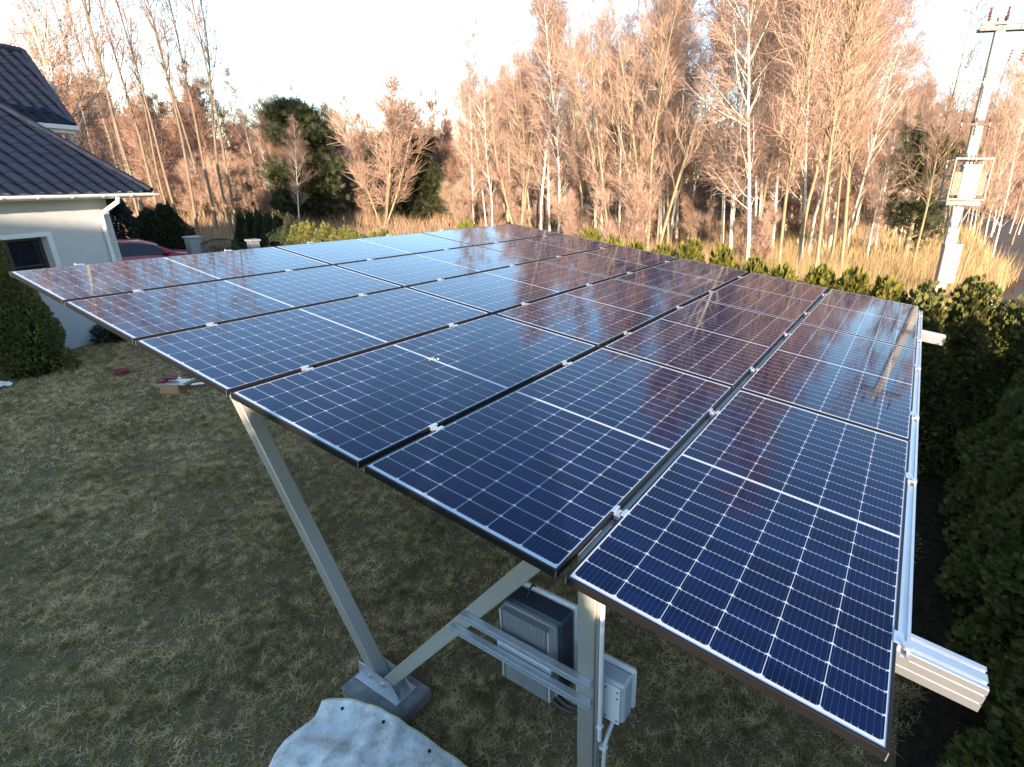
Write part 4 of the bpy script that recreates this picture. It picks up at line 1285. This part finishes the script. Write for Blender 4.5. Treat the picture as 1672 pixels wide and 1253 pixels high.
for sg in (1, -1):
    b = MB(); b.bbox((0.62, sg * 0.97 - 0.09, 0.99), (0.80, sg * 0.97 + 0.09, 1.11), 0.03, fr=CF); b.build('wing_mirror', MAT['red_paint'], car)
    b = MB(); b.bbox((1.92, sg * 0.62 - 0.12, 0.60), (2.06, sg * 0.62 + 0.12, 0.70), 0.03, fr=CF); b.build('headlight', MAT['glass'], car)
    for x in (-1.30, 1.30):
        b = MB(); q = CF[0] + CF[1] * x + CF[2] * sg * 0.80 + CF[3] * 0.31
        b.tubes(np.array([q - CF[2] * 0.1, q + CF[2] * 0.1])[None], 0.31, 20, cap=True); wh = b.build('wheel', MAT['tyre'], car)
        b = MB(); b.tubes(np.array([q + CF[2] * sg * 0.1, q + CF[2] * sg * 0.108])[None], 0.20, 16, cap=True); b.build('rim', MAT['alu'], wh)

# ------------------------------------------------------------------ fence and gate
def upright_frame(p, q):
    p = np.array([p[0], p[1], 0.0]); q = np.array([q[0], q[1], 0.0]); L = np.linalg.norm(q - p); X = (q - p) / L
    return (p, X, np.array([-X[1], X[0], 0]), np.array([0, 0, 1.0])), L


GA = at(318, 405, 24.6); GB = at(413, 395, 22.6)
for p, lab in ((GA, 'wide white gate pillar beside the dark round thujas'), (GB, 'slim white gate pillar beside the blackish thuja block')):
    b = MB(); hw = 0.20 if p is GA else 0.15
    b.bbox((p[0] - hw, p[1] - hw, -0.05), (p[0] + hw, p[1] + hw, 1.50), 0.015); b.bbox((p[0] - hw - .04, p[1] - hw - .04, 1.502), (p[0] + hw + .04, p[1] + hw + .04, 1.57), 0.015)
    tag(b.build('gate_pillar', MAT['cabinet'], loc=(p[0], p[1], 0)), lab, 'pillar')
fr, L = upright_frame(GA, GB)
gate = thing('iron_gate', 'black wrought iron gate with upright bars between two white pillars', 'gate')
b = MB()
x0, x1 = 0.32, L - 0.20
arch = lambda x: 1.30 + 0.22 * math.sin((x - x0) / (x1 - x0) * PI)
for z in (0.22, 0.95):
    b.box((x0, -0.02, z), (x1, 0.02, z + 0.04), fr=fr)
xs = np.linspace(x0, x1, 24)
top = np.array([fr[0] + fr[1] * x + fr[3] * arch(x) for x in xs])
b.tubes(top[None], 0.02, 5)
b.build('gate_frame', MAT['iron'], gate)
b = MB()
for x in np.arange(x0, x1, 0.11):
    b.rod(fr[0] + fr[1] * x + fr[3] * 0.1, fr[0] + fr[1] * x + fr[3] * (arch(x) + 0.06), 0.009, 5)
b.build('bars', MAT['iron'], gate)
b = MB()
for sg in (1, -1):
    for k_ in range(3):
        a = np.linspace(0, 2 * PI * 1.3, 22); r_ = 0.15 * (1 - a / 11)
        cx0 = (x0 + x1) / 2 + sg * (0.18 + 0.3 * k_ * 0.6)
        b.tubes(np.array([fr[0] + fr[1] * (cx0 + sg * q * math.cos(t_)) + fr[3] * (1.12 + q * math.sin(t_)) - fr[2] * 0.02 for t_, q in zip(a, r_)])[None], 0.011, 5)
b.build('scrolls', MAT['iron'], gate)

# ------------------------------------------------------------------ tarp, box, tools on the lawn
A_, B__ = np.array([3.28, 0.16]), np.array([4.62, 0.36])
nx, ny = 150, 110
s_ = np.linspace(0, 1, nx)[:, None]; q_ = np.linspace(0, 1, ny)[None]
# far edge bulges from the footing towards the right; near edge lies outside the frame
fx_ = 3.09 + 1.65 * s_; fy_ = 0.17 + 0.17 * (1 - np.exp(-s_ * 7)) + 0.05 * s_
nx_ = 3.42 + 1.3 * s_; ny_ = -0.95 + 0.0 * s_
X = fx_ * (1 - q_) + nx_ * q_; Y_ = fy_ * (1 - q_) + ny_ * q_
X = X + 0.025 * np.sin(q_ * 17) * (1 - s_) ** 3
rt = np.random.default_rng(9)
Z = 0.10 + 0.14 * np.sin(np.clip(s_ * 0.9 + 0.05, 0, 1) * PI) ** 0.6 * np.sin(np.clip(q_ * 0.85 + 0.04, 0, 1) * PI) ** 0.6 + 0.05 * np.exp(-((s_ - 0.3) / 0.25) ** 2) * np.exp(-q_ * 9)
for _ in range(26):
    a = rt.uniform(0, 6.28); f_ = rt.uniform(5, 34)
    Z = Z + 0.030 / f_ * np.sin((np.cos(a) * X + np.sin(a) * Y_) * f_ * 1.3 + rt.uniform(0, 6.3)) * 1.6
for _ in range(9):                                # sharp folds
    a = rt.uniform(0, PI); f_ = rt.uniform(3.0, 9.0)
    fold = np.abs(np.sin((np.cos(a) * X + np.sin(a) * Y_) * f_ + rt.uniform(0, 6.3) + 0.5 * np.sin(X * 5 + Y_ * 3 + a * 7)))
    Z = Z + rt.uniform(0.002, 0.006) * np.exp(-fold * 10)
V = np.stack([X, Y_, Z], -1).reshape(-1, 3)
i = (np.arange(nx - 1)[:, None] * ny + np.arange(ny - 1)[None]).ravel()
b = MB(); b.add(V, np.stack([i, i + 1, i + ny + 1, i + ny], -1))
tarp = tag(b.build('tarp_sheet', MAT['tarp'], smooth=True), 'dirty white tarpaulin draped over a heap beside the concrete footing', 'tarpaulin')
md = tarp.modifiers.new('thick', 'SOLIDIFY'); md.thickness = 0.004
G3 = V.reshape(nx, ny, 3)
b = MB(); b.tubes((G3[:, 0] + np.array([0, 0, 0.001]))[None], 0.004, 6); b.build('hem', MAT['hem'], tarp)
for k_ in (15, 48, 87, 122):
    b = MB(); p = G3[k_, 5]; b.lathe([(0.011, -0.002), (0.011, 0.010), (0.004, 0.010)], o=tuple(p), sides=10); b.build('eyelet', MAT['iron'], tarp)

bx = ground(288, 640)
b = MB(); ang = 0.5; BXF = (bx, np.array([math.cos(ang), math.sin(ang), 0]), np.array([-math.sin(ang), math.cos(ang), 0]), np.array([0, 0, 1.0]))
b.bbox((-0.17, -0.13, 0), (0.17, 0.13, 0.17), 0.004, fr=BXF)
cbx = tag(b.build('cardboard_box', MAT['cardboard']), 'small brown cardboard box standing on the lawn under the tool tray', 'box')
b = MB(); b.bbox((-0.171, -0.02, 0.171), (0.171, 0.02, 0.1725), 0.0005, fr=BXF); b.build('tape', MAT['stone'], cbx)
b = MB(); b.bbox((-0.20, -0.13, 0.175), (0.30, 0.15, 0.20), 0.004, fr=BXF)
b.bbox((0.28, -0.13, 0.2005), (0.30, 0.15, 0.23), 0.003, fr=BXF)
tag(b.build('tool_tray', MAT['alu']), 'flat silver tray lying on the cardboard box', 'tray')
drill = thing('power_drill', 'maroon power drill lying on the silver tray', 'power tool', tuple(bx))
b = MB(); b.tubes(np.array([(-0.20, 0.05, 0.25), (-0.16, 0.05, 0.255), (-0.02, 0.06, 0.255), (0.04, 0.065, 0.25)])[None], np.array([[0.035, 0.045, 0.045, 0.025]]), 10, cap=True)
_t = b; _t.v = [BXF[0] + v[:, :1] * BXF[1] + v[:, 1:2] * BXF[2] + v[:, 2:] * BXF[3] - bx for v in _t.v]; _t.build('body', MAT['maroon'], drill)
b = MB(); b.bbox((-0.17, -0.09, 0.205), (-0.11, 0.03, 0.245), 0.008, fr=(np.zeros(3), BXF[1], BXF[2], BXF[3])); b.bbox((-0.20, -0.13, 0.203), (-0.08, -0.08, 0.25), 0.008, fr=(np.zeros(3), BXF[1], BXF[2], BXF[3])); b.build('handle', MAT['maroon'], drill)
b = MB(); b.rod(BXF[1] * 0.04 + BXF[2] * 0.065 + BXF[3] * 0.25, BXF[1] * 0.10 + BXF[2] * 0.07 + BXF[3] * 0.25, 0.016, 8); b.build('chuck', MAT['galv'], drill)
b = MB(); g_ = ground(345, 628); b.bbox((-0.30, -0.05, 0.02), (0.35, 0.05, 0.055), 0.004, fr=(g_, unit(np.array([0.5, 0.86, 0.0])), unit(np.array([-0.86, 0.5, 0.0])), np.array([0, 0, 1.0])))
tag(b.build('metal_offcut', MAT['alu']), 'short silver profile offcut lying on the lawn beside the cardboard box', 'metal bar')
g_ = ground(200, 612)
b = MB(); a = np.linspace(0, 2 * PI, 21)
for r_, z_ in ((0.10, 0.03), (0.085, 0.055), (0.105, 0.075)):
    b.tubes(np.stack([g_[0] + r_ * np.cos(a), g_[1] + r_ * np.sin(a), np.full(21, z_ + 0.01)], 1)[None], 0.02, 6)
tag(b.build('cable_coil', MAT['red_plastic']), 'small red coil lying on the lawn between the house and the cardboard box', 'coil')
g_ = ground(3, 632)
b = MB(); rr_ = np.random.default_rng(3)
V = np.array([(g_[0] + x, g_[1] + y, 0.03 + 0.05 * rr_.random()) for x in np.linspace(-.18, .18, 6) for y in np.linspace(-.12, .12, 5)])
i = (np.arange(5)[:, None] * 5 + np.arange(4)[None]).ravel()
b.add(V, np.stack([i, i + 5, i + 6, i + 1], -1)); tag(b.build('plastic_scrap', MAT['white_plastic']), 'crumpled white plastic scrap on the lawn at the left edge', 'scrap')

# ------------------------------------------------------------------ utility pole with transformer
PB = np.array(at(1538, 450, 20.0))
up = thing('utility_pole', 'concrete utility pole carrying a transformer, crossarms and a white cabinet', 'utility pole', tuple(PB))
up.scale = (0.66, 0.66, 1.07)
fx = unit(np.array([0.95, 0.28, 0.0])); fy = np.array([-fx[1], fx[0], 0])      # fx to the right, -fy towards us
UF_ = (np.zeros(3), fx, fy, np.array([0, 0, 1.0]))


def upart(b, name, mat, parent=None, smooth=False):
    return b.build(name, mat, parent or up, smooth=smooth)


b = MB()
prof = [(0.25, -0.1), (0.17, 7.55)]
V = []
for hw, z in prof:
    for a_, c_ in ((-1, -0.8), (-.8, -1), (.8, -1), (1, -.8), (1, .8), (.8, 1), (-.8, 1), (-1, .8)):
        V.append(fx * hw * a_ + fy * hw * 0.8 * c_ + np.array([0, 0, z]))
b.add(V, [(i, (i + 1) % 8, 8 + (i + 1) % 8, 8 + i) for i in range(8)], g=[list(range(8))[::-1], [8 + i for i in range(8)]])
upart(b, 'shaft', MAT['pole'])
b = MB()
b.bbox((-0.80, -0.20, 7.24), (1.35, -0.11, 7.33), 0.006, fr=UF_); b.bbox((-0.80, 0.11, 7.24), (1.35, 0.20, 7.33), 0.006, fr=UF_)
b.bbox((-0.80, -0.25, 7.36), (0.75, -0.16, 7.42), 0.006, fr=UF_); b.box((-0.6, -0.11, 7.26), (-0.54, 0.11, 7.31), fr=UF_); b.box((0.9, -0.11, 7.26), (0.96, 0.11, 7.31), fr=UF_)
ca = upart(b, 'crossarm', MAT['zinc'])
for x in (-0.55, 0.10, 0.80):
    b = MB(); o_ = fx * x - fy * 0.2 + np.array([0, 0, 7.42])
    b.lathe([(0.025, 0), (0.03, 0.04), (0.07, 0.06), (0.04, 0.10), (0.07, 0.13), (0.04, 0.17), (0.065, 0.20), (0.035, 0.26), (0.05, 0.30), (0.02, 0.34)], o=tuple(o_), sides=10)
    upart(b, 'insulator', MAT['ceramic'], ca)
b = MB(); b.bbox((-0.85, -0.16, 6.05), (0.70, -0.105, 6.10), 0.005, fr=UF_); b.bbox((-0.22, -0.19, 5.98), (0.22, -0.162, 6.16), 0.005, fr=UF_)
b.tubes(np.array([fx * -0.8 + np.array([0, 0, 6.1]), fx * -1.15 + np.array([0, 0, 6.55]), fx * -1.35 + np.array([0, 0, 6.9])])[None], 0.018, 6)
upart(b, 'switch_arm', MAT['zinc'])
for x in (0.55, 1.0):
    b = MB()
    for k_ in range(4):
        o_ = fx * (x + 0.02 * k_) - fy * 0.1 + np.array([0, 0, 6.55 + 0.07 * k_]); b.lathe([(0.02, 0), (0.06, 0.012), (0.06, 0.03), (0.02, 0.05)], o=tuple(o_), sides=10)
    upart(b, 'string_insulator', MAT['pink_ceramic'])
b = MB(); b.bbox((-0.75, -0.19, 5.02), (0.48, -0.13, 5.09), 0.005, fr=UF_); b.bbox((-0.2, -0.20, 5.1), (0.2, 0.2, 5.16), 0.005, fr=UF_)
fa = upart(b, 'fuse_arm', MAT['dark_roof'])
for x in (-0.68, -0.12, 0.40):
    b = MB(); o_ = fx * x - fy * 0.16
    b.lathe([(0.03, 4.78), (0.045, 4.82), (0.03, 4.86), (0.045, 4.92), (0.03, 4.97), (0.045, 5.015), (0.03, 5.10), (0.06, 5.16), (0.03, 5.22)], o=tuple(o_), sides=8)
    upart(b, 'fuse', MAT['ceramic'], fa)
# transformer platform: two side ladders joined by rails
b = MB()
for x in (-0.72, 0.72):
    for y in (-0.62, 0.42):
        b.bbox((x - 0.03, y - 0.03, 3.10), (x + 0.03, y + 0.03, 4.22), 0.004, fr=UF_)
    for z in (3.12, 3.72, 4.17):
        b.bbox((x - 0.025, -0.59, z), (x + 0.025, 0.39, z + 0.05), 0.004, fr=UF_)
for y in (-0.62, 0.42):
    for z in (3.115, 4.165):
        b.bbox((-0.69, y - 0.025, z), (0.69, y + 0.025, z + 0.05), 0.004, fr=UF_)
b.bbox((-0.69, -0.52, 2.98), (0.69, -0.40, 3.10), 0.004, fr=UF_); b.bbox((-0.69, 0.22, 2.98), (0.69, 0.34, 3.10), 0.004, fr=UF_)
for x in (-0.35, 0.35):
    b.rod(fx * x - fy * 0.46 + np.array([0, 0, 2.98]), fx * x * 0.3 - fy * 0.14 + np.array([0, 0, 2.25]), 0.03, 6)
    b.rod(fx * x + fy * 0.28 + np.array([0, 0, 2.98]), fx * x * 0.3 + fy * 0.12 + np.array([0, 0, 2.25]), 0.03, 6)
b.bbox((-0.20, -0.20, 2.17), (0.20, 0.20, 2.24), 0.004, fr=UF_)
upart(b, 'platform', MAT['zinc'])
b = MB(); b.bbox((-0.34, -0.60, 3.17), (0.34, -0.16, 3.98), 0.03, fr=UF_); b.bbox((-0.38, -0.64, 3.98), (0.38, -0.14, 4.04), 0.01, fr=UF_)
tf = upart(b, 'transformer_tank', MAT['cabinet'])
b = MB()
for x in np.arange(-0.62, -0.35, 0.05):
    b.box((x, -0.56, 3.25), (x + 0.018, -0.2, 3.85), fr=UF_)
upart(b, 'cooling_fins', MAT['stone'], tf)
b = MB()
for x in np.arange(-0.62, -0.35, 0.05):
    b.box((-x - 0.018, -0.56, 3.25), (-x, -0.2, 3.85), fr=UF_)
upart(b, 'cooling_fins', MAT['stone'], tf)
for x in (-0.24, -0.08, 0.08, 0.24):
    b = MB(); b.lathe([(0.03, 4.04), (0.045, 4.08), (0.03, 4.12), (0.045, 4.16), (0.03, 4.20), (0.04, 4.24), (0.015, 4.30)], o=tuple(fx * x - fy * 0.38), sides=8); upart(b, 'bushing', MAT['ceramic'], tf)
b = MB(); b.bbox((-0.36, -0.62, 0.82), (0.36, -0.16, 1.88), 0.02, fr=UF_); b.bbox((-0.39, -0.66, 1.882), (0.39, -0.14, 1.93), 0.008, fr=UF_)
cab = upart(b, 'cabinet', MAT['cabinet'])
b = MB(); b.bbox((-0.33, -0.632, 0.86), (0.33, -0.6215, 1.85), 0.004, fr=UF_); upart(b, 'cabinet_door', MAT['cabinet'], cab)
b = MB(); b.bbox((-0.02, -0.638, 1.36), (0.12, -0.633, 1.43), 0.001, fr=UF_); upart(b, 'sticker', MAT['green_label'], cab)
for x in (-0.13, 0.10, 0.19):
    b = MB(); b.tubes(np.array([fx * x - fy * (0.16 if abs(x) < 0.15 else 0.05) + np.array([0, 0, z]) for z in (1.95, 2.4, 3.0)])[None], 0.022, 6)
    upart(b, 'cable', MAT['rubber'])
for xa, xb in ((-0.68, -0.24), (-0.12, -0.08), (0.40, 0.24)):
    u = np.linspace(0, 1, 10)[:, None]; p = fx * xa - fy * 0.16 + np.array([0, 0, 4.78]); q = fx * xb - fy * 0.38 + np.array([0, 0, 4.30])
    b = MB(); b.tubes((p * (1 - u) + q * u - np.array([0, 0, 0.08]) * np.sin(u * PI))[None], 0.009, 5)
    upart(b, 'cable', MAT['rubber'])
for xa, xb in ((-0.55, -0.68), (0.10, -0.12), (0.80, 0.40)):
    u = np.linspace(0, 1, 10)[:, None]; p = fx * xa - fy * 0.22 + np.array([0, 0, 7.7]); q = fx * xb - fy * 0.16 + np.array([0, 0, 5.2])
    b = MB(); b.tubes((p * (1 - u) + q * u - fx * 0.12 * np.sin(u * PI))[None], 0.009, 5)
    upart(b, 'cable', MAT['rubber'])


# things lying beyond the hedge
def heap(name, px, py, mat, label, cat, sx_, sy_, h, seed, n=14):
    rng = np.random.default_rng(seed); g_ = ground(px, py)
    u = np.linspace(-1, 1, n); X, Y_ = np.meshgrid(u, u, indexing='ij'); rr = np.sqrt(X ** 2 + Y_ ** 2)
    Z = h * np.clip(1 - rr, 0, 1) ** 0.6 * (0.5 + rng.random((n, n))) - 0.03
    V = np.stack([g_[0] + X * sx_ + rng.normal(0, .03, (n, n)), g_[1] + Y_ * sy_ + rng.normal(0, .03, (n, n)), Z], -1).reshape(-1, 3)
    i = (np.arange(n - 1)[:, None] * n + np.arange(n - 1)[None]).ravel()
    b = MB(); b.add(V, np.stack([i, i + n, i + n + 1, i + 1], -1)); return tag(b.build(name, mat, loc=(g_[0], g_[1], 0)), label, cat)


heap('snow_heap', 1586, 496, MAT['white_paint'], 'melting white snow patch on the bare ground beyond the right hedge', 'snow', 0.75, 0.55, 0.30, 1)
heap('rubble_heap', 1652, 346, MAT['concrete'], 'grey rubble heap on the dirt track at the right edge', 'rubble', 2.6, 1.8, 0.9, 2)
# brown-roofed cabin glimpsed through the grove
cp = np.array(at(1315, 330, 56)); cX = unit(np.array([0.98, 0.15, 0])); cY = np.array([-cX[1], cX[0], 0]); CBF = (cp, cX, cY, np.array([0, 0, 1.0]))
cabn = thing('cabin', 'orange-walled cabin with a brown roof glimpsed between the trunks of the grove', 'cabin')
b = MB(); b.box((-4, -3, -0.1), (4, 3, 3.6), fr=CBF); b.prism([(-3, 3.601), (3, 3.601), (0, 5.6)], -3.99, 3.99, (cp, cY, cX, np.array([0, 0, 1.0]))); b.build('wall', MAT['orange_wall'], cabn)
b = MB()
for sg in (1, -1):
    b.prism([(sg * 3.5, 3.35), (sg * 3.5, 3.5), (0, 5.85), (0, 5.70)], -4.4, 4.4, (cp, cY, cX, np.array([0, 0, 1.0])))
b.build('roof', MAT['dark_roof'], cabn)
for x in (-2.4, 2.0):
    b = MB(); b.box((x - 0.55, -3.03, 1.2), (x + 0.55, -3.004, 2.4), fr=CBF); b.build('window', MAT['glass'], cabn)

# unseen house shape added behind the camera; its roof shades lawn and left house wall
HS = np.array([SUN_H[0], SUN_H[1], 0]); HL = np.array([-SUN_H[1], SUN_H[0], 0])
nc = HS * 25.0 - HL * 10.6
NF = (nc, HL, HS, np.array([0, 0, 1.0]))
nb = thing('shade_house', 'plain gabled house shape added unseen behind the camera to shade the left lawn', 'house')
b = MB(); b.box((-7, -3.6, -0.1), (7, 3.6, 5.2), fr=NF); b.prism([(-3.6, 5.201), (3.6, 5.201), (0, 7.9)], -6.99, 6.99, (nc, HS, HL, np.array([0, 0, 1.0]))); b.build('wall', MAT['plaster'], nb)
b = MB()
for sg in (1, -1):
    b.prism([(sg * 4.1, 5.14), (sg * 4.1, 5.32), (0, 8.30), (0, 8.12)], -7.3, 7.3, (nc, HS, HL, np.array([0, 0, 1.0])))
b.build('roof', MAT['dark_roof'], nb)
for x in (-4, 0, 4):
    b = MB(); b.box((x - 0.6, -3.63, 1.0), (x + 0.6, -3.604, 2.3), fr=NF); b.build('window', MAT['glass'], nb)

# unused prototypes never stay in the scene
for o in list(C.objects):
    if o.parent is None and o.location.z < -400:
        for ch in list(o.children):
            bpy.data.objects.remove(ch)
        bpy.data.objects.remove(o)
